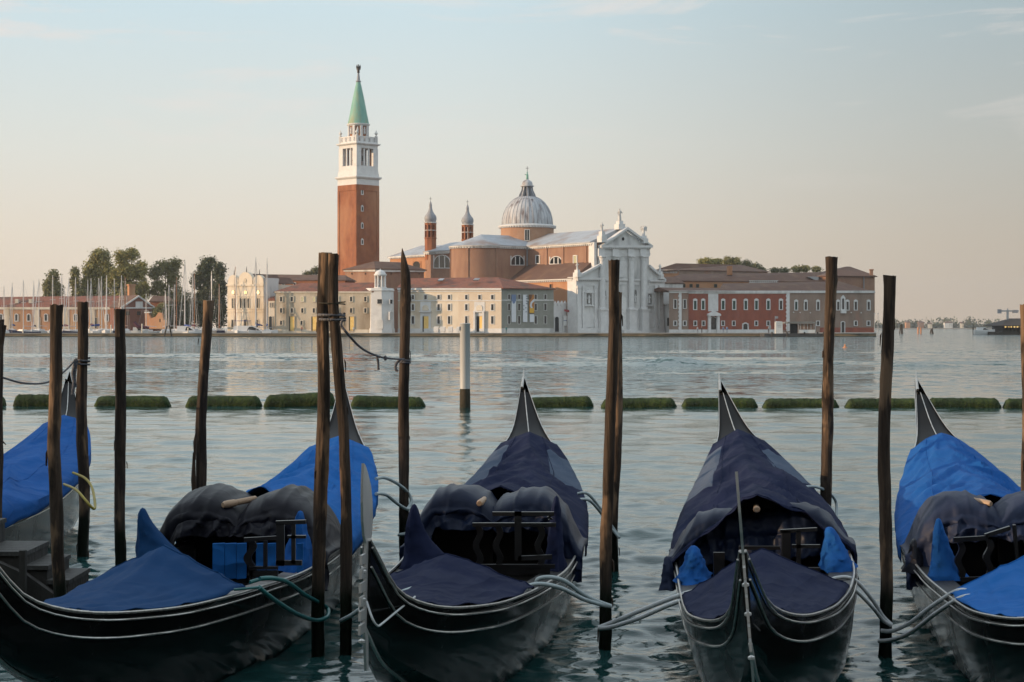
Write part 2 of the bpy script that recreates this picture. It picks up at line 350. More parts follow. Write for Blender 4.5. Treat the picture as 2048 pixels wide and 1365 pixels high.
# ------------------------------------------------------------- palace with three round gables
f = Fac((454.5, 470), (527, 463))
b = thing('gabled_palace', 'cream palace with three round gables and oval sunlit windows', 'building', (*gp(490, 468), GZ))
A, B = f.pl(455), f.pl(527); dv = Vector((.42, .91))*17; 
ze = f.pt(490, 569).z
part('wall', b, CREAM, lambda m: m.plan([A, B, B+dv, A+dv], GZ, ze))
for x0, x1, yt in ((455.5, 476.5, 550.5), (477, 504.5, 544.5), (506, 527, 550.5)):
    part('gable', b, CREAM, lambda m: f.arch(m, x0, x1, yt, 569.5, 0, 1.2, full=(1.35 if x1-x0 < 24 else 1.2)))
    part('finial', b, BRONZE, lambda m: m.tube([f.pt((x0+x1)/2, yt+.5, -.5), f.pt((x0+x1)/2, yt-11, -.5)], [.14, .05], 6))
part('cornice', b, CREAM, lambda m: (f.rect(m, 454, 528, 569, 572.5, .35, .6), f.rect(m, 454, 528, 592.5, 593.8, .2, .4), f.rect(m, 454, 528, 617.5, 619, .25, .4), f.rect(m, 454, 528, 623, 624.5, .25, .4)))
part('side_wall', b, STONE, lambda m: m.plan([B+Vector((.05, .05)), B+Vector((3.2, 5.2)), B+Vector((3.0, 9)), B+Vector((0, 9))], GZ, f.pt(527, 556).z))
part('emblem', b, BEIGE, lambda m: f.oval(m, 490.5, 561, 2.6, 4, .15, .3))
for x in (467, 491.5, 517): 
    w = MB(); f.oval(w, x, 585.3, 3.3, 4.8, .10, .3); w = w.build('round_window', CREAM, b); part('pane', w, SUNPANE, lambda m: f.oval(m, x, 585.3, 2.6, 4.1, .16, .1))
for x in (466, 482.5, 490, 497.5, 516): window(f, b, x-1.8, x+1.8, 597, 616.5, CREAM, arch=True, fw=.8)
for x in (466, 491, 515): window(f, b, x-2.2, x+2.2, 640, 655, CREAM, fw=.9)
fs = Fac((529, 465), (544, 478)); window(fs, b, 541, 544.5, 572, 583, STONE, fw=.6)
part('roof', b, TILED, lambda m: (m.prism([f.pt(466, 553, -1.2), f.pt(475, 566, -1.2), f.pt(457, 566, -1.2)], (6, 14, 0)), m.prism([f.pt(490.5, 547, -1.2), f.pt(503, 566, -1.2), f.pt(478, 566, -1.2)], (6, 14, 0)), m.prism([f.pt(517, 553, -1.2), f.pt(527, 566, -1.2), f.pt(508, 566, -1.2)], (6, 14, 0))))
# long range behind it
f = Fac((520, 488), (690, 484))
b = thing('rear_range', 'brick range with long brown roof rising behind the beige storehouse', 'building', (*gp(600, 486), GZ))
A, B = f.pl(534), f.pl(690); bk = -f.n*11; ze = f.pt(600, 560.5).z
part('wall', b, BRICK, lambda m: m.plan([A, B, B+bk, A+bk], GZ, ze))
part('end_wall', b, STONE, lambda m: f.rect(m, 529, 553.5, 558, 640, .1, .3))
part('roof', b, TILED, lambda m: hip(m, [A-f.d*2, B, B+bk, A+bk-f.d*2], ze, P(531, 549, 494), P(690, 551, 490)))
for x in (566.5, 589.5): window(f, b, x-2, x+2, 566, 573, STONE, fw=.8)

# ------------------------------------------------------------- white stone light tower
cx, cy = gp(759.5, 459)
b = thing('light_tower', 'small white stone light tower with columned lantern on the quay edge', 'tower', (cx, cy, GZ))
def octo(m, prof, a0=12): m.lathe((cx, cy, 0), [(r/math.cos(R(22.5)), z) for r, z in prof], 8, a0, a0+360)
z0 = zp(577, 459); z1 = zp(667, 459)
part('body', b, STONEB, lambda m: octo(m, [(3.80, GZ), (3.75, GZ+1.2), (3.60, GZ+1.2), (3.45, z0-.9)]))
part('cornice', b, STONEB, lambda m: octo(m, [(3.42, z0-.9), (3.66, z0-.7), (3.66, z0-.45), (3.5, z0-.35), (3.45, z0)]))
c2 = (cx+.15, cy, 0)
part('lantern_base', b, STONEB, lambda m: m.lathe(c2, [(1.75, z0), (1.75, z0+.25), (1.6, z0+.3)], 20))
zc = zp(552, 459)
for k in range(8):
    a = R(k*45+20); part('column', b, STONEB, lambda m: m.tube([(c2[0]+1.38*math.cos(a), c2[1]+1.38*math.sin(a), z0+.2), (c2[0]+1.38*math.cos(a), c2[1]+1.38*math.sin(a), zc)], [.23, .19], 8), 40)
part('lamp', b, GALV, lambda m: m.lathe(c2, [(.28, z0+.2), (.28, z0+1.4), (.4, z0+1.5), (.4, z0+2.2), (.1, z0+2.5)], 10))
part('cupola', b, STONEB, lambda m: m.lathe(c2, [(1.6, zc), (1.72, zc+.12), (1.72, zc+.4), (1.5, zc+.5), (1.35, zc+.9), (.9, zc+1.3), (.35, zc+1.55), (.12, zc+1.6), (.12, zc+1.85), (0, zc+1.9)], 20), 40)
fr = Fac((745, 455.38), (776, 454.66)); fl = Fac((731, 458.3), (745, 455.5))
window(fr, b, 755, 764.5, 599, 608, STONEB, fw=.7); part('plaque', b, STONE, lambda m: fr.rect(m, 753, 766, 640, 658, .12, .3))
window(fl, b, 737.5, 741, 599, 608, STONEB, fw=.6); door(fl, b, 735.5, 740.5, 638, 661, PANE, STONEB, fw=.9)
f3 = Fac((776, 454.7), (789, 457.2)); window(f3, b, 779, 784, 600, 608, STONEB, fw=.5); window(f3, b, 778.5, 785, 624, 640, STONEB, STONE, True, .6)

# ------------------------------------------------------------- customs house: cream front and grey shaded end
f = Fac((796, 463), (1003, 452)); g = Fac((1003, 452), (1108, 463))
b = thing('corner_palazzo', 'three storey cream palazzo on the quay with red roof and banners on its shaded side', 'building', (*gp(960, 455), GZ))
A, Bc, Cc = f.pl(796), Vector(gp(1003, 452)), g.pl(1107); ze = f.pt(1000, 577).z
Dk = Cc-f.d*24+Vector((0, 2)); 
part('wall', b, CREAM, lambda m: m.plan([A, Bc, Cc, A+(Cc-Bc)*.8], GZ, ze))
part('end_wall', b, mat("plaster greyed as shade", (.26, .265, .235), (.22, .225, .20), .5, .9), lambda m: g.rect(m, 1003.2, 1107, 577.5, 666.3, .06, .1))  # greyer than the cream front: the end's shade is in its colour
part('cornice', b, STONEB, lambda m: (f.rect(m, 796, 1003.5, 576.8, 580.5, .45, .8), f.rect(m, 796, 1003.5, 582, 584, .2, .3)))
part('end_cornice', b, GREYSTONE, lambda m: g.rect(m, 1003, 1107.5, 576.5, 580, .40, .6))  # cornice darker than on the front, shade put into the stone colour
part('string_course', b, STONEB, lambda m: f.rect(m, 796, 1003.2, 600.9, 602.7, .14, .3))
part('end_string_course', b, STONE, lambda m: g.rect(m, 1003, 1107, 599.6, 602.2, .16, .3))
part('plinth', b, STONEB, lambda m: f.rect(m, 796, 1003.5, 657.5, 666.8, .15, .3))
part('end_plinth', b, STONE, lambda m: g.rect(m, 1003, 1107, 657, 666.6, .18, .3))
part('pale_bays', b, mat("pale stone facing", (.60, .52, .42), (.55, .46, .36), .6, .85), lambda m: f.rect(m, 917, 1003, 580, 666.5, .07, .1))
r1, r2 = P(812, 557, 471), P(997, 555, 466)
part('roof', b, TILE, lambda m: hip(m, [A, Bc, Cc, A+(Cc-Bc)*.8], ze+.1, r1, r2, .7))
part('skylight', b, GALV, lambda m: (m.prism([P(880, 559, 467), P(889, 559, 467), P(885, 563, 463.5), P(875, 563, 463.5)], (0, -.15, .25)), m.prism([P(950, 558.5, 462), P(960, 558.5, 462), P(957, 562, 458), P(946, 562, 458)], (0, -.15, .25))))
for x in (826.3, 877.7, 898.8, 933.3, 985.3):
    window(f, b, x-2.5, x+2.5, 590.5, 599, STONEB); window(f, b, x-2.5, x+2.5, 609, 621, STONEB, fw=1.5); window(f, b, x-2.5, x+2.5, 633, 648, STONEB, fw=1.3)
for x in (851.6, 959.5):
    window(f, b, x-2.5, x+2.5, 590.5, 599, STONEB)
    part('portal', b, STONEB, lambda m: (f.rect(m, x-10.5, x+10.5, 604, 632, .16, .3), f.rect(m, x-10.5, x-6.3, 632, 664, .2, .35), f.rect(m, x+6.3, x+10.5, 632, 664, .2, .35), f.rect(m, x-11.5, x+11.5, 622.5, 625, .7, .9)))
    part('arch_relief', b, CREAM, lambda m: f.arch(m, x-6, x+6, 610.5, 621.5, .32, .3))
    w = door(f, b, x-6, x+6, 633, 664, SUNGOLD, STONEB, fw=.4); part('shade_strip', w, DARK, lambda m: f.rect(m, x-6, x-(3.6 if x < 900 else .5), 633, 664, .16, .05))  # black strip: shadow on the door's left side put in as colour
part('pier', b, STONEB, lambda m: (f.rect(m, 966.5, 970, 622, 666, .75, .7), f.rect(m, 948.8, 952, 622, 666, .75, .7)))
for x in (1017.5, 1037.7, 1070.7, 1090):
    window(g, b, x-2.3, x+2.3, 589.5, 598.7, STONE, fw=.8); window(g, b, x-2.3, x+2.3, 608, 621, STONE, fw=.8); window(g, b, x-2.3, x+2.3, 632.5, 648, STONE, fw=.8)
# banners on the shaded end
BANW = mat("white banner cloth", (.62, .64, .68), rough=.8); BANB = mat("blue print", (.14, .20, .34), rough=.8); BANG = mat("grey print", (.22, .24, .28), rough=.8)
BANO = mat("brown orange print", (.38, .16, .04), rough=.8); BANY = mat("yellow print", (.65, .38, .05), rough=.8); BANT = mat("brown print", (.13, .06, .03), rough=.8)
def banner(label, mats, fn):
    mb = MB(); fn(mb); o = mb.build('banner', mats, loc=g.pt(1030, 620, .3)); return tag(o, label, 'banner', 'banners hanging on the shaded palazzo wall')
def bn1(m):
    m.mi = 0; g.rect(m, 1021.6, 1030.4, 603, 644.6, .36, .08); m.mi = 1; g.rect(m, 1021.6, 1030.4, 589.8, 603, .36, .08)
    g.poly(m, [(1023, 603), (1029, 603), (1028.3, 606), (1026, 608.5), (1023.7, 606)], .40, .03)
banner('white banner with dark blue head and shield, left of three', [BANW, BANB], bn1)
def bn2(m):
    m.mi = 0; g.rect(m, 1044.4, 1053, 589.8, 644.6, .36, .08); m.mi = 1
    for y in (592, 597, 602, 607): g.poly(m, [(1050, y), (1053, y-1), (1053, y+2.5), (1051, y+2)], .40, .03)
    for x, y in ((1046, 612), (1050, 616), (1045.5, 619), (1050.5, 624)): g.oval(m, x, y, 1.2, 1.3, .40, .03, 8)
banner('white banner printed with grey notched marks, middle of three', [BANW, BANG], bn2)
def bn3(m):
    m.mi = 1; g.rect(m, 1057, 1067, 589.8, 626.9, .36, .08); m.mi = 0; g.rect(m, 1058, 1066.5, 629, 644.6, .36, .08)
    g.poly(m, [(1064, 600), (1067, 598), (1067, 603), (1062.5, 607), (1061.5, 612), (1064, 616), (1060, 617), (1058, 612), (1059.5, 605)], .40, .03)
    m.mi = 2; g.rect(m, 1057.6, 1066, 616.5, 626, .41, .03); m.mi = 3; g.poly(m, [(1057.2, 590), (1063, 590), (1061, 598), (1057.2, 601)], .40, .03)
banner('brown and orange picture banner with white curve above white panel', [BANW, BANO, BANY, BANT], bn3)
for i, (x0, x1) in enumerate(((867, 876.3), (880, 889.5), (895.5, 904.5), (912.5, 917.8))):
    mb = MB(); f2 = Fac((790, 455), (1000, 449))
    f2.rect(mb, x0, x1, 655, 663, 0, .9); f2.rect(mb, x0+.5, x1-.5, 663, 665.6, -.1, .7); f2.rect(mb, x0, x1, 653.6, 655, -.5, .4)
    o = mb.build('quay_seat', STONEB, loc=f2.pt(x0, 665, 0))
    tag(o, ('sunlit white block seat nearest the first golden portal', 'second sunlit white block seat from the golden portal', 'third sunlit white block seat along the cream palazzo', 'narrow white block seat partly behind the steel pile')[i], 'seat', 'white block seats on the quay')

# ------------------------------------------------------------- bell tower
TD = 520
cx, cy = gp(716.8, TD); s = 41.4/F*TD/math.cos(R(45))*1.0; TA = R(45)
b = thing('bell_tower', 'tall square red brick bell tower with white belfry and green spire', 'tower', (cx, cy, GZ))
zt = lambda py: zp(py, TD)
def sq(m, prof, rot=TA, c=(cx, cy)):
    rings = [[Vector((c[0], c[1], z))+Matrix.Rotation(rot, 3, 'Z')@Vector((sx*r, sy*r, 0)) for sx, sy in ((-1, -1), (1, -1), (1, 1), (-1, 1))] for r, z in prof]
    m.rings(rings)
h = s/2
ax = [Matrix.Rotation(TA+R(90)*k, 3, 'Z') for k in range(4)]
part('shaft', b, BRICK, lambda m: sq(m, [(h*.985, GZ), (h*.985, zt(372.5))]))
def lesene(m):
    for M in ax:
        for u in (-.90, .90): m.box(Vector((cx, cy, (zt(384)+GZ)/2))+M@Vector((u*h, -h*.985-.06, 0)), (h*.2, .22, zt(384)-GZ), ax=M)
        m.box(Vector((cx, cy, zt(378)))+M@Vector((0, -h*.985-.06, 0)), (h*1.98, .22, zt(372.5)-zt(384)), ax=M)
part('pilaster', b, BRICK, lesene)
for y in (387, 420, 454, 486):
    M = ax[1] if (ax[1]@Vector((0, -1, 0))).x > 0 and (ax[1]@Vector((0, -1, 0))).y < 0 else ax[0]
    c = Vector((cx, cy, zt(y)))+M@Vector((-h*.50, -h*.985, 0))
    mb = MB(); mb.box(c, (.95, .3, 1.7), ax=M); mb.box(c+Vector((0, 0, .95)), (.5, .28, .3), ax=M); w = mb.build('slit_window', STONE, b)
    part('pane', w, PANE, lambda m: m.box(c, (.42, .36, 1.15), ax=M))
part('belfry_base', b, STONEB, lambda m: sq(m, [(h*1.0, zt(372.5)), (h*1.0, zt(361)), (h*1.06, zt(360)), (h*1.14, zt(357.5)), (h*1.14, zt(355.5)), (h*1.0, zt(354.5)), (h*.99, zt(350)), (h*.955, zt(343)), (h*.935, zt(334))]))
# belfry: corner piers, inner columns, open arches
zb0, zb1 = zt(334.5), zt(299)
for M in ax: part('corner_pier', b, STONEB, lambda m: m.box(Vector((cx, cy, (zb0+zb1)/2))+M@Vector((-h*.74, -h*.74, 0)), (h*.42, h*.42, zb1-zb0), ax=M))
for M in ax:
    for u in (-.18, .18): part('column', b, STONEB, lambda m: m.tube([Vector((cx, cy, zb0))+M@Vector((u*h*1.15, -h*.83, 0)), Vector((cx, cy, zb1))+M@Vector((u*h*1.15, -h*.83, 0))], [.34, .30], 10), 40)
part('bell_chamber', b, BRICK, lambda m: [m.box(Vector((cx, cy, (zb0+zb1)/2))+M@Vector((u*h, -h*.62, 0)), (h*.16, .4, zb1-zb0), ax=M) for M in ax for u in (-.46, .46)])
part('bell', b, BRONZE, lambda m: [m.lathe((cx+dx, cy+dy, zt(322)), [(.95, 0), (.9, .15), (.6, .7), (.48, 1.3), (.3, 1.6), (.06, 1.7), (.06, 3.6)], 14) for dx, dy in ((-.9, -.6), (1.0, .5))], True)
part('entablature', b, STONEB, lambda m: sq(m, [(h*.93, zb1), (h*.93, zt(293)), (h*1.0, zt(292.5)), (h*1.08, zt(290.5)), (h*1.08, zt(289)), (h*.95, zt(288.5)), (h*.92, zt(287.5))]))
part('balustrade', b, STONEB, lambda m: [(m.box(Vector((cx, cy, zt(276.3)))+M@Vector((0, -h*.88, 0)), (h*1.8, .35, .3), ax=M), [m.box(Vector((cx, cy, zt(282)))+M@Vector((u*h*.145, -h*.88, 0)), (.25 if u % 3 else .8, .3, 1.65), ax=M) for u in range(-6, 7)], m.box(Vector((cx, cy, zt(287)))+M@Vector((0, -h*.88, 0)), (h*1.8, .35, .35), ax=M)) for M in ax])
for M in ax:
    q = Vector((cx, cy, 0))+M@Vector((-h*.86, -h*.86, 0))
    part('corner_urn', b, STONE, lambda m: m.lathe((q.x, q.y, zt(276)), [(.45, 0), (.45, .4), (.16, .55), (.2, .8), (.5, 1.15), (.42, 1.5), (.16, 1.65), (.14, 2.0), (.02, 2.3)], 10), 40)
dz0, dz1 = zt(287), zt(250.5); dr = 40/F*TD/2
part('drum', b, BRICK, lambda m: m.lathe((cx, cy, 0), [(dr*.96, dz0), (dr*.96, dz1)], 8, 22.5, 382.5))
for k in range(8):
    a = R(22.5+45*k-TA*0); part('drum_pilaster', b, STONEB, lambda m: m.box((cx+dr*.97*math.cos(a), cy+dr*.97*math.sin(a), (dz0+dz1)/2), (.55, .75, dz1-dz0), a))
for k in range(8):
    a = R(45*k); q = (cx+dr*.93*math.cos(a), cy+dr*.93*math.sin(a), zt(263)); part('relief', b, STONEB, lambda m: m.lathe(q, [(.05, -1.2), (.42, -.8), (.25, -.1), (.34, .4), (.16, .7), (.22, .95), (.02, 1.2)], 8), True)
part('drum_cornice', b, STONEB, lambda m: m.lathe((cx, cy, 0), [(dr*.98, dz1-.5), (dr*1.14, dz1-.1), (dr*1.16, dz1+.2), (dr*1.05, dz1+.3)], 32))
part('spire', b, COPPER, lambda m: m.lathe((cx, cy, 0), [(dr*1.07, dz1+.25), (dr*1.03, zt(244)), (dr*.9, zt(232)), (dr*.60, zt(200)), (dr*.30, zt(172)), (dr*.2, zt(164.5))], 24), 40)
part('spire_tip', b, LEADK, lambda m: m.lathe((cx, cy, 0), [(.62, zt(165)), (.82, zt(164)), (.8, zt(162.5)), (.52, zt(161.5)), (.42, zt(154)), (.3, zt(150)), (.38, zt(148.5)), (.2, zt(147.5)), (.15, zt(146.5))], 14), 40)
def angel(m):
    z = zt(147); hgt = zt(129)-z
    m.lathe((cx, cy, z), [(.2, 0), (.42, .15), (.38, .9), (.34, 1.5), (.36, 1.9), (.2, 2.1), (.1, 2.2), (.2, 2.4), (.18, 2.62), (.02, 2.72)], 10)
    for sx in (-1, 1): m.prism([(cx+sx*.15, cy+.25, z+1.2), (cx+sx*.55, cy+.4, z+1.0), (cx+sx*.72, cy+.45, z+2.0), (cx+sx*.5, cy+.4, z+2.75), (cx+sx*.2, cy+.3, z+2.1)], (0, .12, 0))
    m.tube([(cx-.3, cy-.1, z+1.95), (cx-.6, cy-.35, z+1.7), (cx-.5, cy-.6, z+2.2)], [.11, .09, .06], 6)
part('angel_statue', b, BRONZE, angel, 50)
# brick house at its foot
f = Fac((690, 505), (752, 497)); g2 = Fac((752, 497), (848, 508))
b = thing('brick_house', 'brick house with low brown hipped roof at the foot of the bell tower', 'building', (*gp(750, 500), GZ))
A, Bc, Cc = f.pl(690), Vector(gp(752, 497)), g2.pl(848); ze = zp(541, 500)
part('wall', b, BRICK2, lambda m: m.plan([A, Bc, Cc, A+(Cc-Bc)], GZ, ze))
part('eaves', b, STONE, lambda m: (f.rect(m, 689, 752.5, 539, 543.5, .4, .6), g2.rect(m, 751.5, 849, 540, 544.5, .4, .6)))
part('roof', b, TILED, lambda m: hip(m, [A, Bc, Cc, A+(Cc-Bc)], ze+.4, P(748, 523, 506), P(800, 525, 509), .9))
for ff, x in ((f, 704), (f, 731), (g2, 767), (g2, 782), (g2, 838)): window(ff, b, x-.7, x+.7, 546, 549.5, BRICK2, DARK, fw=.3)
# ------------------------------------------------------------- the church
FC = Fac((1153, 462), (1325, 480)); CE = FC.d; CN = -FC.n; CO = FC.a
def C(u, v, z=None):
    p = CO+CE*u+CN*v; return p if z is None else Vector((p.x, p.y, z))
ch = thing('church', 'great white fronted church with brick flanks, grey lead roofs and dome', 'church', (*CO, GZ))
def upx(px): return (FC.pl(px)-CO).length*(1 if px >= 1153 else -1)
uN0, uN1 = upx(1191), upx(1298); ZN = 25.3; ZR = 29.3
fN = Fac((1024, 400), (1025, 400)); fN.a = C(uN0, 0); fN.b = C(uN0, 34); fN.d = CN; fN.n = -CE
def pn(px): k = (px-1024)/F; return (fN.a.x-k*fN.a.y)/(k*fN.d.y-fN.d.x)
part('nave_wall', ch, BRICK2, lambda m: m.plan([C(uN0, .6), C(uN1, .6), C(uN1, 48), C(uN0, 48)], GZ, ZN))
part('choir_wall', ch, BRICK2, lambda m: m.plan([C(uN0, 48), C(uN1, 48), C(uN1, 84), C(uN0, 84)], GZ, ZN+.3))
def gable(m, u0, u1, v0, v1, ze, zr, ov=.7): m.prism([C(u0-ov, v0, ze), C((u0+u1)/2, v0, zr), C(u1+ov, v0, ze), C(u1+ov, v0, ze-.3), C(u0-ov, v0, ze-.3)], (CN.x*(v1-v0), CN.y*(v1-v0), 0))
part('nave_roof', ch, LEAD, lambda m: gable(m, uN0, uN1, 1.5, 46, ZN+.4, ZR+.3))
part('choir_roof', ch, LEAD, lambda m: gable(m, uN0, uN1, 46, 84.6, ZN+.7, ZR-.3))
def dentils(m, p0, p1, z, n, out):
    d = (p1-p0)
    for i in range(n):
        p = p0+d*((i+.5)/n); m.box((p.x+out.x*.3, p.y+out.y*.3, z), (.4, .4, .4), math.atan2(d.y, d.x))
part('nave_cornice', ch, STONE, lambda m: (m.plan([C(uN0-.5, 1), C(uN0+.3, 1), C(uN0+.3, 31), C(uN0-.5, 31)], ZN-.25, ZN+.15), dentils(m, C(uN0, 1), C(uN0, 31), ZN-.45, 34, -CE)))
part('choir_cornice', ch, STONE, lambda m: (m.plan([C(uN0-.5, 56), C(uN0+.3, 56), C(uN0+.3, 84.3), C(uN0-.5, 84.3)], ZN, ZN+.4), dentils(m, C(uN0, 56), C(uN0, 84), ZN-.2, 30, -CE)))
for px in (1126, 1172, 1093): part('pilaster', ch, BRICK2, lambda m: m.plan([C(uN0-.25, pn(px)-.5), C(uN0+.1, pn(px)-.5), C(uN0+.1, pn(px)+.5), C(uN0-.25, pn(px)+.5)], 18, ZN-.5))
def lunette(f, x0, x1, y0, y1):
    w = window(f, ch, x0, x1, y0, y1, STONEB, PANE, True, 1.4, 'lunette_window'); [part('mullion', w, STONEB, lambda m: f.rect(m, x0+(x1-x0)*q-.8, x0+(x1-x0)*q+.8, y0+2, y1, .2, .2)) for q in (.33, .67)]; return w
lunette(fN, 1101, 1125, 514, 528)
for px in (1076, 1151): window(fN, ch, px-3, px+3, 512, 527, STONEB, SUNPANE if px > 1100 else PANE, fw=1.3)
fN2 = fN; lunette(fN2, 869, 901, 511, 536)
# transept with its round end
vt0, vt1 = 31.0, 48.4; rt = (vt1-vt0)/2; vm = (vt0+vt1)/2; uT = -3.4
fT = Fac((1024, 400), (1025, 400)); fT.a = C(uT, vt0); fT.b = C(uN0, vt0); fT.d = CE; fT.n = -CN
part('transept_wall', ch, BRICK2, lambda m: m.plan([C(uT, vt0), C(uN0+.2, vt0), C(uN0+.2, vt1), C(uT, vt1)], GZ, ZN))
aA = math.degrees(math.atan2(CN.y, CN.x))
cA = C(uT+.02, vm)
part('apse', ch, BRICK2, lambda m: (m.lathe((cA.x, cA.y, 0), [(rt, GZ), (rt, ZN)], 28, aA, aA+180)), 30)
part('apse_cornice', ch, STONE, lambda m: (m.lathe((cA.x, cA.y, 0), [(rt, ZN-.55), (rt+.25, ZN-.5), (rt+.3, ZN-.2), (rt+.6, ZN-.1), (rt+.6, ZN+.2), (rt, ZN+.25)], 28, aA, aA+180), [m.box((cA.x+(rt+.3)*math.cos(R(aA+t)), cA.y+(rt+.3)*math.sin(R(aA+t)), ZN-.35), (.4, .35, .35), R(aA+t)) for t in range(3, 180, 6)]))
for t in (62, 118, 176): part('apse_pilaster', ch, BRICK2, lambda m: m.box((cA.x+rt*math.cos(R(aA+t)), cA.y+rt*math.sin(R(aA+t)), (ZN+8)/2), (.5, .9, ZN-9), R(aA+t)))
def t_roof(m):
    n = 20; zr = 29.0; apex = C(uT, vm, zr)
    ring = [Vector((cA.x+(rt+.7)*math.cos(R(aA+180*i/n)), cA.y+(rt+.7)*math.sin(R(aA+180*i/n)), ZN+.25)) for i in range(n+1)]
    m.mesh(ring+[apex], [[i, i+1, n+1] for i in range(n)])
    m.prism([C(uT, vt0-.7, ZN+.25), apex, C(uT, vt1+.7, ZN+.25)], Vector((CE.x, CE.y, 0))*(uN0-uT+8))
part('transept_roof', ch, LEAD, t_roof)
part('transept_cornice', ch, STONE, lambda m: (m.plan([C(uT, vt0-.55), C(uN0, vt0-.55), C(uN0, vt0+.2), C(uT, vt0+.2)], ZN-.2, ZN+.2), dentils(m, C(uT, vt0), C(uN0-.5, vt0), ZN-.4, 12, -CN)))
lunette(fT, 1022, 1047, 512, 530)
part('downpipe', ch, LEADK, lambda m: m.tube([C(uN0-.3, vt0-.35, ZN-.5), C(uN0-.3, vt0-.35, 17)], .18, 6))
# dome
dc = C(14.0, 41.0); D_ = dc.y; zd = lambda py: zp(py, D_); rr = 53/F*D_
part('drum', ch, DRUMW, lambda m: m.lathe((dc.x, dc.y, 0), [(rr*1.0, ZN), (rr*1.0, zd(457))], 48), 30)
fD = Fac((1040, D_-rr-.05), (1066, D_-rr-.05)); window(fD, ch, 1050, 1058.5, 460, 481, STONE, fw=1, mull=1, name='drum_window')
part('dome_cornice', ch, STONEB, lambda m: (m.lathe((dc.x, dc.y, 0), [(rr, zd(458)), (rr+.3, zd(457.5)), (rr+.35, zd(455.5)), (rr+.7, zd(455)), (rr+.75, zd(453)), (rr+.2, zd(451.5)), (rr-.4, zd(450))], 60), [m.box((dc.x+(rr+.45)*math.cos(R(t)), dc.y+(rr+.45)*math.sin(R(t)), zd(456.3)), (.4, .35, .35), R(t)) for t in range(0, 360, 6)]))
hd = zd(394)-zd(450)
part('dome', ch, LEADD, lambda m: m.lathe((dc.x, dc.y, 0), [((rr-.3)*math.cos(R(t))**.93, zd(450)+hd*1.05*math.sin(R(t))) for t in (0, 8, 16, 24, 32, 40, 48, 56, 63, 69, 74)], 64), 40)
def ribs(m):
    for k in range(36):
        a = R(k*10+3); pts = [(dc.x+((rr-.3)*math.cos(R(t))**.93+.03)*math.cos(a), dc.y+((rr-.3)*math.cos(R(t))**.93+.03)*math.sin(a), zd(450)+hd*1.05*math.sin(R(t))) for t in (0, 12, 24, 36, 48, 60, 72)]
        m.tube(pts, [.10]*6+[.06], 5)
part('dome_rib', ch, LEAD, ribs, True)
def lant(m):
    for k in range(8):
        a = R(k*45+10); d = Vector((math.cos(a), math.sin(a), 0)); c = Vector((dc.x, dc.y, 0))
        m.prism([c+d*2.5+Vector((0, 0, zd(394))), c+d*2.35+Vector((0, 0, zd(390))), c+d*1.7+Vector((0, 0, zd(381))), c+d*1.55+Vector((0, 0, zd(374))), c+d*.9+Vector((0, 0, zd(374))), c+d*.9+Vector((0, 0, zd(394)))], d.cross(Vector((0, 0, 1)))*.42)
    m.lathe((dc.x, dc.y, 0), [(2.6, zd(395.5)), (2.6, zd(394)), (1.0, zd(393)), (1.0, zd(374))], 16)
part('lantern', ch, LEADK, lant)
part('lantern_cap', ch, LEADD, lambda m: m.lathe((dc.x, dc.y, 0), [(1.85, zd(374)), (2.0, zd(373)), (2.0, zd(371.8)), (1.55, zd(371)), (1.55, zd(367)), (1.35, zd(364)), (.9, zd(361.5)), (.45, zd(360.3)), (.3, zd(357))], 20), 40)
part('lantern_statue', ch, COPPER, lambda m: (m.lathe((dc.x, dc.y, 0), [(.42, zd(360)), (.34, zd(355)), (.36, zd(351)), (.2, zd(348.5)), (.16, zd(347.5)), (.22, zd(345.5)), (.05, zd(343.5))], 10), m.tube([(dc.x-.25, dc.y, zd(350)), (dc.x-.7, dc.y-.2, zd(349.5))], .12, 6)), True)
part('cross', ch, BRONZE, lambda m: (m.tube([(dc.x, dc.y, zd(344)), (dc.x, dc.y, zd(333))], .07, 5), m.tube([(dc.x-.5, dc.y, zd(337)), (dc.x+.5, dc.y, zd(337))], .06, 5)))
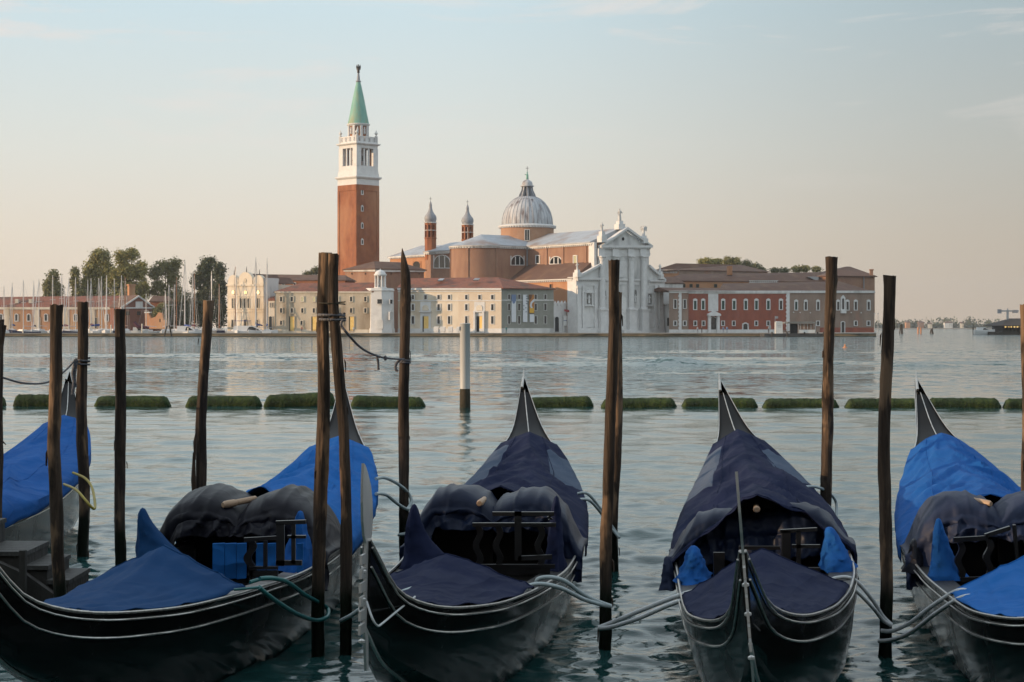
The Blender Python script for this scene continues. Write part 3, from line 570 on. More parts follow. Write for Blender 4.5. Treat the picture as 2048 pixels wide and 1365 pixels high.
# two bell turrets
def turret(c, px, yb, y0, y1, y2, y3, y4):
    D0 = c.y; z = lambda y: zp(y, D0); w = 11.7/F*D0; rot = math.atan2(CE.y, CE.x)
    def sqr(m, prof): 
        m.rings([[Vector((c.x, c.y, zz))+Matrix.Rotation(rot+R(22.5+45*k), 3, 'Z')@Vector((r, 0, 0)) for k in range(8)] for r, zz in prof])
    t = part('turret', ch, BRICK, lambda m: (sqr(m, [(w*1.0, z(yb)), (w*1.0, z(y0+2)), (w*1.12, z(y0+1.5)), (w*1.12, z(y0)), (w*1.0, z(y0-.4))]), [m.box(Vector((c.x, c.y, (z(y0)+z(y1))/2))+Matrix.Rotation(rot+R(22.5+45*k), 3, 'Z')@Vector((w*.86, 0, 0)), (.5, .5, z(y1)-z(y0)), rot+R(22.5+45*k)) for k in range(8)], sqr(m, [(w*1.0, z(y1+4)), (w*1.0, z(y1))])))
    part('turret_cornice', t, STONE, lambda m: (sqr(m, [(w*1.0, z(y1+.6)), (w*1.15, z(y1)), (w*1.15, z(y1-1.2)), (w*.9, z(y1-1.6))]), sqr(m, [(w*1.02, z((y0+y1)/2+.7)), (w*1.04, z((y0+y1)/2-.7))])))
    H2 = y1-1.4-y3
    part('turret_dome', t, LEADK, lambda m: m.lathe((c.x, c.y, 0), [(w*.86, z(y1-1)), (w*1.02, z(y1-1.4-H2*.12)), (w*1.05, z(y1-1.4-H2*.22)), (w*.95, z(y1-1.4-H2*.33)), (w*.66, z(y1-1.4-H2*.44)), (w*.42, z(y1-1.4-H2*.56)), (w*.27, z(y1-1.4-H2*.72)), (w*.22, z(y1-1.4-H2*.82)), (w*.27, z(y1-1.4-H2*.85)), (w*.16, z(y3)), (w*.02, z(y3-4))], 16), 40)
    part('cross', t, BRONZE, lambda m: (m.tube([(c.x, c.y, z(y3)), (c.x, c.y, z(y4))], .06, 5), m.tube([(c.x-.45, c.y, z(y4+4)), (c.x+.45, c.y, z(y4+4))], .05, 5)))
def at_px(u, px):
    q = C(u, 0); k = (px-1024)/F; v = (q.x-k*q.y)/(k*CN.y-CN.x); return C(u, v)
turret(at_px(8.0, 861), 861, 520, 476, 446.5, 0, 406, 394)
turret(at_px(22.0, 935), 935, 500, 480, 450.5, 0, 412, 400)
# choir apse at the far end
fA = Fac((1024, 400), (1025, 400)); fA.a = C(uN0+1.5, 84); fA.b = C(uN0+1.5, 108); fA.d = CN; fA.n = -CE
part('monks_choir_wall', ch, ORANGE, lambda m: m.plan([C(uN0+1.5, 84), C(uN1-1.5, 84), C(uN1-1.5, 107), C(uN0+1.5, 107)], GZ, zp(512.5, 545)))
part('monks_choir_cornice', ch, STONE, lambda m: (m.plan([C(uN0+.9, 84.2), C(uN0+1.6, 84.2), C(uN0+1.6, 107.3), C(uN0+.9, 107.3)], zp(514.5, 545), zp(512, 545)), dentils(m, C(uN0+1.4, 84.5), C(uN0+1.4, 107), zp(515.5, 545), 24, -CE)))
E_ = [C(uN0+1.5, 107), C(uN0+1.5, 84), C(uN1-1.5, 84), C(uN1-1.5, 107)]
part('monks_choir_roof', ch, LEAD, lambda m: hip(m, E_, zp(511.8, 545), C(16, 101, zp(491.5, 552)), C(16, 86, zp(491.5, 545)), .9))
window(fA, ch, 827, 841, 523, 540, ORANGE, DARK, True, 1.5, 'niche')
# side aisle under the nave
ua = .4; ZA = 15.4
fS = Fac((1024, 400), (1025, 400)); fS.a = C(ua, 2); fS.b = C(ua, 31); fS.d = CN; fS.n = -CE
part('aisle_wall', ch, ORANGE, lambda m: m.plan([C(ua, 1.5), C(uN0, 1.5), C(uN0, 44), C(ua, 44)], GZ, ZA))
part('aisle_roof', ch, TILED, lambda m: m.prism([C(ua-.7, 1.6, ZA+.2), C(uN0, 1.6, 20.2), C(uN0, 1.6, ZA)], (CN.x*32, CN.y*32, 0)))
part('aisle_cornice', ch, STONEB, lambda m: (m.plan([C(ua-.6, 1.6), C(ua+.2, 1.6), C(ua+.2, 34), C(ua-.6, 34)], ZA-.1, ZA+.22), dentils(m, C(ua, 1.8), C(ua, 34), ZA-.35, 34, -CE)))
window(fS, ch, 1100, 1104.5, 569, 577, ORANGE, PANE, fw=1); part('downpipe', ch, LEADK, lambda m: m.tube([C(ua-.25, 2.6, ZA-.3), C(ua-.25, 2.6, GZ)], .16, 6))

# ---- the white front
F1 = FC; rc = lambda m, *a: F1.rect(m, *a)
BY = 667.2
part('front_wall', ch, STONE, lambda m: (F1.poly(m, [(1154, BY), (1154, 558), (1197, 531), (1197, 497), (1250.5, 462), (1298, 497), (1298, 533), (1327, 561), (1327, BY)], -.02, 2.6)))
part('front_return', ch, STONEB, lambda m: m.plan([C(0, .1), C(.6, .1), C(.6, 4), C(0, 4)], GZ, 16.0))
part('nave_return', ch, STONEB, lambda m: m.plan([C(uN0-.3, .2), C(uN0+.6, .2), C(uN0+.6, 2.6), C(uN0-.3, 2.6)], GZ+10, ZN+.2))
def ped(m):
    F1.poly(m, [(1197, 492.5), (1251, 454.5), (1302, 492.5), (1297, 492.5), (1251, 460), (1203, 492.5)], 1.1, 1.5)
    F1.rect(m, 1198, 1301, 491.5, 496, 1.05, 1.4); F1.rect(m, 1199.5, 1299.5, 496, 498.5, .55, .9)
    for i in range(26): F1.rect(m, 1201+i*3.8, 1203+i*3.8, 496, 498, .85, .4)
    for i in range(13):
        t = (i+.5)/13
        for s_ in (-1, 1):
            x = 1251+s_*t*48; y = 460.5+t*33; F1.rect(m, x-1, x+1, y, y+2, .75, .5)
part('pediment', ch, STONEB, ped)
part('tympanum_oculus', ch, DARK, lambda m: F1.oval(m, 1246, 478.3, 2.2, 3.4, .1, .3))
part('entablature', ch, STONEB, lambda m: (F1.rect(m, 1198, 1299.5, 498.5, 507, .12, .4), F1.rect(m, 1197.5, 1300, 507, 508.5, .3, .5), F1.rect(m, 1198, 1299.5, 508.5, 513, .18, .4), [F1.rect(m, x-6.2, x+6.2, 497.5, 513, .62, .7) for x in (1201, 1229, 1260, 1284.5)]))
for x in (1202, 1229.5, 1260, 1285):
    t = part('giant_column', ch, STONEB, lambda m: m.tube([F1.pt(x, 616, .55), F1.pt(x, 560, .55), F1.pt(x, 523, .55)], [.86, .85, .74], 16), 40)
    part('capital', t, STONEB, lambda m: (m.lathe(F1.pt(x, 524, .55), [(.74, 0), (.8, .3), (.84, .35), (.95, 1.0), (1.2, 1.35), (.9, 1.4)], 12), m.box(F1.pt(x, 513.8, .55), (2.1, 2.0, .3), math.atan2(CE.y, CE.x))))
    part('pedestal', t, STONEB, lambda m: (F1.rect(m, x-6.8, x+6.8, 620.5, BY, 1.45, 1.6), F1.rect(m, x-8, x+8, 618.3, 621.5, 1.65, 1.8), F1.rect(m, x-7.6, x+7.6, 658, BY, 1.6, 1.75), m.lathe(F1.pt(x, 618.5, .55), [(1.15, 0), (1.15, .15), (1.0, .35), (.86, .4)], 14)))
for s_, xa, xb in ((-1, 1198, 1152), (1, 1297, 1329)):
    ya, yb2 = (527.5, 553.5) if s_ < 0 else (530, 559)
    part('half_pediment', ch, STONEB, lambda m: F1.poly(m, [(xa, ya), (xb, yb2), (xb, yb2+4), (xa, ya+5)], .8, 1.1))
    part('lower_cornice', ch, STONEB, lambda m: (F1.rect(m, min(xa, xb), max(xa, xb), 556.5 if s_ < 0 else 561, 560 if s_ < 0 else 564, .8, 1), [F1.rect(m, x, x+1.8, 560, 562.3, .6, .5) for x in range(int(min(xa, xb))+1, int(max(xa, xb))-2, 4)], F1.rect(m, min(xa, xb), max(xa, xb), 563, 572, .14, .3)))
part('middle_cornice', ch, STONEB, lambda m: [F1.rect(m, x0, x1, 558.5, 562, .55, .7) for x0, x1 in ((1209, 1222), (1236, 1253), (1267, 1278))]+[F1.rect(m, x0, x1, 562, 570, .12, .3) for x0, x1 in ((1209, 1222), (1236, 1253), (1267, 1278))])
for x0, x1 in ((1154, 1160.5), (1164, 1168), (1188, 1193.5), (1291, 1295), (1309, 1313), (1318, 1325.5)):
    part('lower_pilaster', ch, STONEB, lambda m: (F1.rect(m, x0, x1, 576, 640, .30, .5), F1.rect(m, x0-.8, x1+.8, 571.5, 577, .42, .6), F1.rect(m, x0-.8, x1+.8, 638, BY, .5, .7)))
def figure(m, p, hgt, wings=False, yaw=0):
    m.lathe(p, [(.30*hgt/2.2, 0), (.27*hgt/2.2, .3*hgt), (.20*hgt/2.2, .52*hgt), (.27*hgt/2.2, .72*hgt), (.22*hgt/2.2, .80*hgt), (.08*hgt/2.2, .84*hgt), (.13*hgt/2.2, .90*hgt), (.12*hgt/2.2, .96*hgt), (.02, hgt)], 10)
    k = hgt/2.2; s = -1 if yaw else 1
    m.tube([p+Vector((s*.22*k, 0, 1.68*k)), p+Vector((s*.42*k, -.15*k, 1.35*k)), p+Vector((s*.30*k, -.38*k, 1.55*k))], [.10*k, .085*k, .05*k], 6)
    m.tube([p+Vector((-s*.22*k, 0, 1.68*k)), p+Vector((-s*.40*k, -.05*k, 1.25*k)), p+Vector((-s*.25*k, -.25*k, 1.0*k))], [.10*k, .085*k, .05*k], 6)
    if wings:
        for q in (-1, 1): m.prism([p+Vector((q*.1*k, .2*k, 1.2*k)), p+Vector((q*.6*k, .3*k, .9*k)), p+Vector((q*.75*k, .3*k, 1.7*k)), p+Vector((q*.5*k, .3*k, 2.1*k)), p+Vector((q*.15*k, .2*k, 1.8*k))], (0, .12*k, 0))
for x, yt, yb_, yp, out, wd, wing in ((1244, 416.5, 442, 456, -1.0, 8, 0), (1202, 445, 463.5, 482, .4, 6.5, 0), (1286.5, 451, 472, 484, .2, 5.5, 1), (1153.5, 525, 540, 552, .2, 5, 0), (1319, 528, 543, 556, .2, 4, 0)):
    p = F1.pt(x, yb_, out); hgt = F1.pt(x, yt, out).z-p.z
    t = part('statue', ch, STONE, lambda m: figure(m, p, hgt, wing, x > 1250), 60)
    part('base', t, STONEB, lambda m: (F1.rect(m, x-wd*.8, x+wd*.8, yb_+(yp-yb_)*.45, yp+3, out+1.0, 2.0), F1.rect(m, x-wd*.5, x+wd*.5, yb_, yb_+(yp-yb_)*.45, out+.7, 1.4)))
for x, yt, yb_, aed in ((1177, 588, 608, 1), (1208.5, 581, 607, 0), (1270, 581, 607, 0), (1297.5, 589, 608, 1)):
    w = (5.5, 3.3)[aed == 0]
    t = part('niche', ch, STONEB, lambda m: (F1.rect(m, x-w-2.5, x-w, yt-3, yb_+3, .35, .5), F1.rect(m, x+w, x+w+2.5, yt-3, yb_+3, .35, .5), F1.rect(m, x-w-3.5, x+w+3.5, yb_+3, yb_+5, .5, .7), F1.poly(m, [(x-w-4, yt-3), (x, yt-9), (x+w+4, yt-3), (x+w+4, yt-1.5), (x-w-4, yt-1.5)], .5, .6)) if aed else (F1.rect(m, x-w-1, x-w, yt, yb_, .14, .3), F1.rect(m, x+w, x+w+1, yt, yb_, .14, .3), F1.rect(m, x-w-1.5, x+w+1.5, yb_, yb_+2, .3, .5)))
    part('recess', t, GREYSTONE, lambda m: F1.arch(m, x-w, x+w, yt-1, yb_, .03, .1)); part('niche_figure', t, STONEB, lambda m: figure(m, F1.pt(x, yb_-1, .25), 2.3), 60)
for x0, x1 in ((1167, 1188), (1200, 1216), (1262, 1275), (1292, 1310)):
    part('low_panel', ch, STONEB, lambda m: F1.rect(m, x0, x1, 626, 655, .10, .2))
part('front_plinth', ch, STONEB, lambda m: (F1.rect(m, 1153, 1199, 657, BY+.2, .55, .8), F1.rect(m, 1288, 1327, 657, BY+.2, .55, .8), F1.poly(m, [(1262, 660), (1292, BY), (1238, BY), (1238, 660)], 2.2, 1.8)))
w = door(F1, ch, 1236, 1252, 592, 663, WHITE, STONEB, True, 2.2)
part('small_door', ch, WHITE, lambda m: F1.rect(m, 1261, 1269, 629, 660, .16, .15))
part('main_panel', ch, STONEB, lambda m: F1.rect(m, 1237, 1253, 523, 555, .10, .2))

# ------------------------------------------------------------- walls with swallow-tail merlons either side of the church
def merlon_wall(f, x0, x1, ytop, xs, label, extra):
    b = thing('gate_wall', label, 'wall', (*f.pl((x0+x1)/2), GZ), 'merloned gate walls beside the church')
    part('wall', b, STONEB, lambda m: f.rect(m, x0, x1, ytop, BY, 0, .8))
    for x in xs: part('merlon', b, STONEB, lambda m: f.poly(m, [(x-3, ytop), (x-2.6, ytop-6), (x-1, ytop-8), (x, ytop-11), (x+1, ytop-8), (x+2.6, ytop-6), (x+3, ytop)], 0, .6))
    extra(b)
f = Fac((1107, 463), (1141, 467))
def ex1(b):
    door(f, b, 1109, 1117, 634, 664, PANE, STONE, True, 1.2)
    part('brick_pier', b, BRICK2, lambda m: f.rect(m, 1133, 1135.5, 612, 666, .2, .4))
merlon_wall(f, 1107.5, 1133, 613, (1111, 1118, 1125, 1131.5), 'white wall with pointed merlons between palazzo and church front', ex1)
mb = MB(); f.rect(mb, 1124.5, 1131.5, 632, 641, .5, .1); f.rect(mb, 1124.5, 1131.5, 642.5, 652, .5, .1); f.rect(mb, 1125, 1125.7, 640, 666, .44, .08); f.rect(mb, 1130.5, 1131.2, 640, 666, .44, .08)
mb.mi = 1; f.rect(mb, 1125, 1131, 641, 642.5, .5, .1); tag(mb.build('notice_board', [WHITE, BANB], loc=f.pt(1128, 666, .4)), 'white notice board standing beside the arched dark gate', 'sign')
mb = MB(); mb.bar(f.pt(1121, 621, 1.2), f.pt(1136, 623, 1.6), .08, .08); mb.mi = 1; mb.prism([f.pt(1122, 619, 1.3), f.pt(1135, 621, 1.6), f.pt(1137, 624, 1.6), f.pt(1130, 625, 1.5), f.pt(1122, 623, 1.3)], (0, .05, 0))
tag(mb.build('flag', [GALV, mat("faded red cloth", (.30, .07, .07), rough=.85)], loc=f.pt(1121, 621, .2)), 'faded red flag hanging from the merloned wall', 'flag')
f = Fac((1322, 482), (1344, 479))
def ex2(b): door(f, b, 1322.5, 1327, 636, 664, PANE, STONE, True, .8); window(f, b, 1335, 1339, 636, 652, STONE, fw=.6)
merlon_wall(f, 1322, 1343, 619, (1326, 1331, 1336, 1340.5), 'white wall with pointed merlons right of the church front', ex2)

# ------------------------------------------------------------- monastery ranges right of the church
f = Fac((1340, 471), (1748, 498))
b = thing('monastery_front', 'long two storey monastery, red half and beige half, white window surrounds', 'building', (*f.pl(1550), GZ))
A, B = f.pl(1338), f.pl(1748); bk = Vector((A.x/A.y+.02, 1))*13; ze = f.pt(1550, 583.5).z
part('wall', b, PINKG, lambda m: m.plan([A, B, B+bk, A+bk], GZ, ze))
part('red_wall', b, REDW, lambda m: f.rect(m, 1377, 1575, 585, 660.5, .08, .12))
part('cornice', b, STONE, lambda m: (f.rect(m, 1338, 1748.5, 581.8, 586.5, .35, .6), f.rect(m, 1377, 1575, 586.5, 588, .16, .3)))
part('plinth', b, STONE, lambda m: f.rect(m, 1338, 1560, 659.5, BY, .18, .3)); part('brick_plinth', b, REDW, lambda m: f.rect(m, 1640, 1748, 655.5, BY+2, .05, .2))
for x0, x1 in ((1572.5, 1578.5), (1357.5, 1362.5)): part('quoin', b, STONEB, lambda m: [f.rect(m, x0-(i % 2)*1.2, x1, 586.5+i*4, 590.5+i*4, .2, .3) for i in range(19)])
part('roof', b, TILED, lambda m: (hip(m, [f.pl(1440), B, B+bk, f.pl(1440)+bk], ze+.1, Vector(f.pt(1475, 566, -8)), Vector(f.pt(1712, 562, -8))), m.prism([f.pt(1337, 583, .6), f.pt(1337, 574.5, -6), f.pt(1337, 583, -13)], Vector((f.d.x, f.d.y, 0))*((f.pl(1470)-A).length))))
for x in (1350, 1369): window(f, b, x-2.4, x+2.4, 600, 617, STONE, PANE)
for x in (1389.8, 1405.8, 1445.7, 1467.8, 1491, 1512.3, 1536, 1561.3): window(f, b, x-2.6, x+2.6, 602, 619, STONEB, SHUT if x < 1550 else PANE, hood=True, fw=1.5)
for x in (1591.8, 1611, 1635.6, 1675.8, 1694.5, 1711, 1736.8): window(f, b, x-2.3, x+2.3, 604, 620, STONEB, SHUT if x < 1600 else PANE, hood=True, fw=1.4)
part('loggia', b, STONEB, lambda m: f.rect(m, 1416, 1436, 587, 623, .14, .2))
for x in (1421.3, 1431): window(f, b, x-2.8, x+2.8, 594, 619, STONEB, arch=True, fw=.8)
t = part('gothic_balcony', b, STONEB, lambda m: (f.rect(m, 1680.5, 1690.5, 621, 627, .6, .8), f.rect(m, 1681, 1690, 597, 621, .2, .3), f.poly(m, [(1680.5, 597), (1685.5, 590), (1690.5, 597)], .25, .3)))
part('pane', t, PANE, lambda m: f.arch(m, 1683.5, 1687.5, 597, 619, .24, .1, full=1.6))
for x in (1350, 1369, 1390, 1406.5, 1445.5, 1467, 1512, 1536, 1635.5, 1711, 1736.5): window(f, b, x-2.4, x+2.4, 643, 651.3, STONEB, fw=1.3)
t = part('portal', b, STONEB, lambda m: (f.rect(m, 1415, 1420, 632, BY, .6, .8), f.rect(m, 1432.5, 1437.5, 632, BY, .6, .8), f.rect(m, 1413.5, 1439, 628.5, 632.5, .9, 1.1), f.poly(m, [(1413.5, 628.5), (1426, 622), (1439, 628.5)], .8, 1)))
door(f, b, 1420.8, 1431.8, 634, 665.5, PANE, STONE, True, .6)
door(f, b, 1486, 1494.6, 647.5, 665.5, PANE, STONEB, True, 2.2); door(f, b, 1682.3, 1688.3, 644, 667, PANE, STONEB, True, 1.4)
part('wall_plate', b, STONEB, lambda m: [f.oval(m, x, y, 1.1, 1.1, .15, .2, 8) for x, y in ((1587, 625), (1600, 625.5), (1620.5, 626), (1702, 625.5), (1722, 626))])
# second range
f = Fac((1344, 500), (1660, 512))
b = thing('cloister_range', 'orange cloister range with long brown roof behind the red monastery front', 'building', (*f.pl(1500), GZ))
A, B = f.pl(1345), f.pl(1690); bk = -f.n*14; ze = f.pt(1500, 563.5).z
part('wall', b, ORANGE, lambda m: m.plan([A, B, B+bk, A+bk], GZ, ze)); part('pale_wall', b, STONE, lambda m: f.rect(m, 1320, 1362, 561, 590, .1, .2))
part('loggia_wall', b, STONE, lambda m: (f.rect(m, 1498, 1556, 561.5, 567.5, .15, .2), [f.rect(m, 1499+i*4, 1500.5+i*4, 561.5, 567, .3, .3) for i in range(14)]))
part('roof', b, TILED, lambda m: hip(m, [A, B, B+bk, A+bk], ze+.1, Vector(f.pt(1380, 547.5, -7)), Vector(f.pt(1680, 543, -7)), 1))
for x in (1348, 1367.5, 1382, 1395, 1431): window(f, b, x-2, x+2, 569.5, 574.5, SHUT, PANE, fw=.9)
part('chimney', b, ORANGE, lambda m: m.box(f.pt(1471.5, 540.5, -5), (1.5, 1.5, 2.6)))
part('dormer', b, GALV, lambda m: m.prism([f.pt(1618, 553.5, -1), f.pt(1640, 553.5, -1), f.pt(1640, 561, -1), f.pt(1634, 561, -1)], (0, 4, 0)))
# third range, gabled left
f = Fac((1312, 530), (1480, 540))
b = thing('refectory_range', 'brown roofed range with sunlit gable end, farthest back right of the church', 'building', (*f.pl(1400), GZ))
A, Bq, Cq = Vector(gp(1310, 540)), Vector(gp(1357, 530)), Vector(gp(1535, 548)); ze = zp(541, 535)
part('wall', b, PINKG, lambda m: m.plan([A, Bq, Cq, A+(Cq-Bq)], GZ, ze))
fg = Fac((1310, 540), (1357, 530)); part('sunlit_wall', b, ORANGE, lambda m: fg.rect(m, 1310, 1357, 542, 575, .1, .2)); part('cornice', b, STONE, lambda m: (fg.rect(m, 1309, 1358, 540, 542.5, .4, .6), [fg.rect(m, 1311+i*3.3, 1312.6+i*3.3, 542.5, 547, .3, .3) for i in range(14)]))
part('roof', b, TILED, lambda m: hip(m, [A, Bq, Cq, A+(Cq-Bq)], ze, P(1352, 527, 545), P(1482, 530, 552), .9))
b = thing('lean_to_roof', 'low brown tiled roof tucked between church front and monastery ranges', 'building', (*gp(1340, 500), GZ))
f = Fac((1322, 492), (1372, 495)); A, B = f.pl(1322), f.pl(1366); bk = -f.n*6; ze = f.pt(1340, 566).z
part('wall', b, STONE, lambda m: m.plan([A, B, B+bk, A+bk], GZ, ze)); part('roof', b, TILED, lambda m: hip(m, [A, B, B+bk, A+bk], ze, P(1325, 553.5, 498), P(1352, 554, 500), .5))
# end block
f = Fac((1655, 510), (1749, 516))
b = thing('end_block', 'tall orange brick block with hipped roof at the right end of the monastery', 'building', (*f.pl(1710), GZ))
A, B = f.pl(1655), f.pl(1749.5); bk = -f.n*16; ze = f.pt(1720, 552.5).z
part('wall', b, BRICK2, lambda m: m.plan([A, B, B+bk, A+bk], GZ, ze)); part('roof', b, TILED, lambda m: hip(m, [A, B, B+bk, A+bk], ze, P(1692, 533.5, 522), P(1700, 533.5, 523), .8))
part('chimney', b, BRICK2, lambda m: (m.box(f.pt(1745, 546.5, -.6), (.9, .9, 2.2)), m.box(f.pt(1745, 540, -.6), (1.2, 1.2, .35)))); part('pipe', b, LEADK, lambda m: m.tube([f.pt(1727, 553, .2), f.pt(1727, 590, .2)], .15, 6))

# ------------------------------------------------------------- marina side: brick storehouses
f = Fac((-60, 560), (246, 556))
b = thing('marina_warehouse', 'long low orange brick warehouse with white pilasters behind the masts', 'building', (*f.pl(100), GZ))
A, B = f.pl(-60), f.pl(238); bk = -f.n*16; ze = f.pt(100, 616).z
part('wall', b, ORANGE, lambda m: m.plan([A, B, B+bk, A+bk], GZ, ze)); part('cornice', b, CREAM, lambda m: f.rect(m, -60, 239, 614.8, 619.5, .35, .6))
part('roof', b, TILE, lambda m: hip(m, [A, B, B+bk, A+bk], ze+.1, Vector(f.pt(-55, 594, -8)), Vector(f.pt(250, 590.5, -8))))
for x, q in ((14, 5), (74, 5), (131, 5), (185, 5), (229.5, 2.5)): part('pilaster', b, CREAM, lambda m: f.rect(m, x-q, x+q, 619, 658, .18, .3))
for x in (2, 33, 57.5, 92, 151, 164, 214): window(f, b, x-2.5, x+2.5, 629, 642, STONEB, PANE, True, 1.5)
for x in (17, 76, 132, 190): door(f, b, x-4, x+4, 636, 657, PANE, CREAM, fw=.8)
for x in (27.5, 55): part('dormer', b, CREAM, lambda m: m.box(f.pt(x, 602.5, -3), (1.0, 1.6, 1.4)))
f = Fac((241, 549), (310, 556))
b = thing('gable_house', 'dusky brick gable house with white pediment trim beside the marina', 'building', (*f.pl(275), GZ))
A, B = f.pl(242), f.pl(309); bk = -f.n*14; ze = f.pt(275, 615).z; rm = f.pt(277, 592, .1)
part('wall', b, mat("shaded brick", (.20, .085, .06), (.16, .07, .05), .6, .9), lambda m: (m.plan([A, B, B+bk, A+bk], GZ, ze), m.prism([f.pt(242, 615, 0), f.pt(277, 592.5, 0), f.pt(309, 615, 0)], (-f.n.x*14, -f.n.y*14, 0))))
part('trim', b, STONE, lambda m: (f.rect(m, 241, 310, 615, 617.5, .3, .5), f.poly(m, [(241, 615), (277, 591), (310, 615), (306, 615), (277, 594.5), (246, 615)], .35, .5)))
part('roof', b, TILED, lambda m: (m.prism([f.pt(240, 615, -.2), f.pt(277, 590.5, -.2), f.pt(277, 591.5, -.2), f.pt(241, 616, -.2)], (-f.n.x*14, -f.n.y*14, 0)), m.prism([f.pt(311, 615, -.2), f.pt(277, 590.5, -.2), f.pt(277, 591.5, -.2), f.pt(310, 616, -.2)], (-f.n.x*14, -f.n.y*14, 0))))
window(f, b, 272, 284, 604.5, 614, STONE, STONE, fw=.9)
for x in (255, 277, 297): window(f, b, x-4, x+4, 623, 631, BRICK, PANE, fw=.5)
part('chimney', b, ORANGE, lambda m: (m.box((*gp(262.5, 562), zp(585, 562)), (2.0, 2.0, 5.2), R(30)), m.box((*gp(262.5, 562), zp(570.5, 562)), (2.4, 2.4, .5), R(30))))
b = thing('ruined_wall', 'broken orange wall fragments glowing between bushes in the marina', 'wall', (*gp(318, 548), GZ))
f = Fac((290, 548), (335, 545))
part('wall', b, ORANGE, lambda m: (f.poly(m, [(290, 658), (290, 626), (296, 625), (300, 634), (302, 640), (302, 658)], 0, .8), f.poly(m, [(303, 658), (303, 637), (312, 634), (318, 625), (325, 627), (328, 640), (333, 642), (333, 658)], .3, .8)))
part('coping', b, STONE, lambda m: f.rect(m, 289, 300, 624, 626.5, .2, 1.1))
part('opening', b, DARK, lambda m: f.rect(m, 320, 322, 638, 645, .34, .1))
b = thing('low_shed', 'low dark roofed shed behind the gable house and bushes', 'building', (*gp(330, 575), GZ))
part('wall', b, BRICK, lambda m: m.plan([gp(300, 572), gp(345, 572), gp(345, 580), gp(300, 580)], GZ, zp(603, 574))); part('roof', b, TILED, lambda m: hip(m, [gp(300, 572), gp(345, 572), gp(345, 580), gp(300, 580)], zp(603, 574), P(306, 592, 576), P(338, 592.5, 576)))
# ------------------------------------------------------------- trees
BARK = mat("tree bark", (.07, .05, .035), (.04, .03, .022), 2, .95)
LEAFA = mat("olive leaves", (.24, .22, .085), (.14, .145, .06), .6, .8); LEAFB = mat("sunny green leaves", (.31, .28, .09), (.19, .185, .065), .6, .8)
LEAFD = mat("dark cypress leaves", (.10, .11, .055), (.062, .076, .042), .7, .85); LEAFP = mat("pale grey green leaves", (.15, .15, .075), (.11, .115, .06), .6, .85)
def tree(name, label, cat, lobes, ybase, D, leaf, n=2600, size=1.0, trunk=True, dy=1.0, group=None):
    rnd = random.Random(sum(ord(c) for c in label))
    cx = sum(l[0] for l in lobes)/len(lobes); k = D/F
    base = P(cx, ybase, D); base.z = max(base.z, GZ)
    t = thing(name, label, cat, base, group)
    if trunk:
        m = MB(); ztop = max(P(l[0], l[1], D).z for l in lobes)
        hgt = ztop-base.z; bend = rnd.uniform(-.5, .5)
        m.tube([base-Vector((0, 0, .4)), base+Vector((bend*.3, 0, hgt*.3)), base+Vector((bend, 0, hgt*.6)), base+Vector((bend*.8, 0, hgt*.85))], [.028*hgt, .022*hgt, .014*hgt, .005*hgt], 8)
        m.build('trunk', BARK, t, smooth=True)
        for l in lobes:
            m = MB(); c = P(l[0], l[1], D); s0 = base+Vector((bend*.5, 0, hgt*rnd.uniform(.25, .45)))
            m.tube([s0, (s0+c)/2+Vector((rnd.uniform(-.5, .5), rnd.uniform(-.5, .5), .3)), c], [.012*hgt, .008*hgt, .003*hgt], 5); m.build('limb', BARK, t)
    m = MB(); area = sum(l[2]*l[3] for l in lobes)
    for l in lobes:
        c = P(l[0], l[1], D); rx, rz = l[2]*k, l[3]*k; ry = rx*dy; cnt = int(3.6*n*l[2]*l[3]/area)
        # twig clusters first, leaves round each
        tw = []
        for _ in range(max(12, cnt//14)):
            v = Vector((rnd.gauss(0, 1), rnd.gauss(0, 1), rnd.gauss(0, 1))).normalized()*(rnd.uniform(.05, 1)**.45)
            tw.append(c+Vector((v.x*rx, v.y*ry, v.z*rz)))
        for _ in range(cnt):
            p = rnd.choice(tw)+Vector((rnd.gauss(0, .55), rnd.gauss(0, .55), rnd.gauss(0, .45)))*size*1.15
            a = Vector((rnd.gauss(0, 1), rnd.gauss(0, 1), rnd.gauss(0, .7))).normalized(); b = a.cross(Vector((rnd.gauss(0, 1), rnd.gauss(0, 1), rnd.gauss(0, 1)))).normalized()
            s = size*rnd.uniform(.35, .75); m.face([p-a*s*.6, p+b*s*.4, p+a*s*.6, p-b*s*.4])
    m.build('crown', leaf, t)
    return t
GT = 'trees behind the marina'
tree('poplar_tree', 'small pointed tree standing alone behind the warehouse roof', 'tree', [(106, 556, 7, 15), (99, 578, 10, 18), (113, 582, 10, 16), (105, 598, 11, 12)], 645, 590, LEAFA, 2000, group=GT)
tree('poplar_tree', 'thin columnar tree beside the small pointed one', 'tree', [(150, 546, 5, 12), (150, 566, 6, 14), (157, 588, 9, 14), (165, 592, 8, 10), (153, 602, 10, 12)], 645, 588, LEAFA, 1500, group=GT)
tree('broad_tree', 'large green tree with high rounded crown, left of the twin pair', 'tree', [(200, 515, 18, 17), (184, 540, 16, 18), (214, 545, 16, 22), (174, 568, 11, 24), (197, 577, 18, 18), (180, 597, 16, 16), (208, 600, 18, 16)], 650, 592, LEAFB, 4200, group=GT)
tree('broad_tree', 'large broken crowned tree above the brick chimney', 'tree', [(243, 515, 12, 15), (264, 510, 12, 13), (280, 540, 14, 19), (252, 545, 20, 19), (232, 562, 15, 22), (287, 575, 10, 18), (262, 578, 18, 15), (240, 594, 18, 16), (278, 596, 14, 12)], 650, 586, LEAFB, 4600, group=GT)
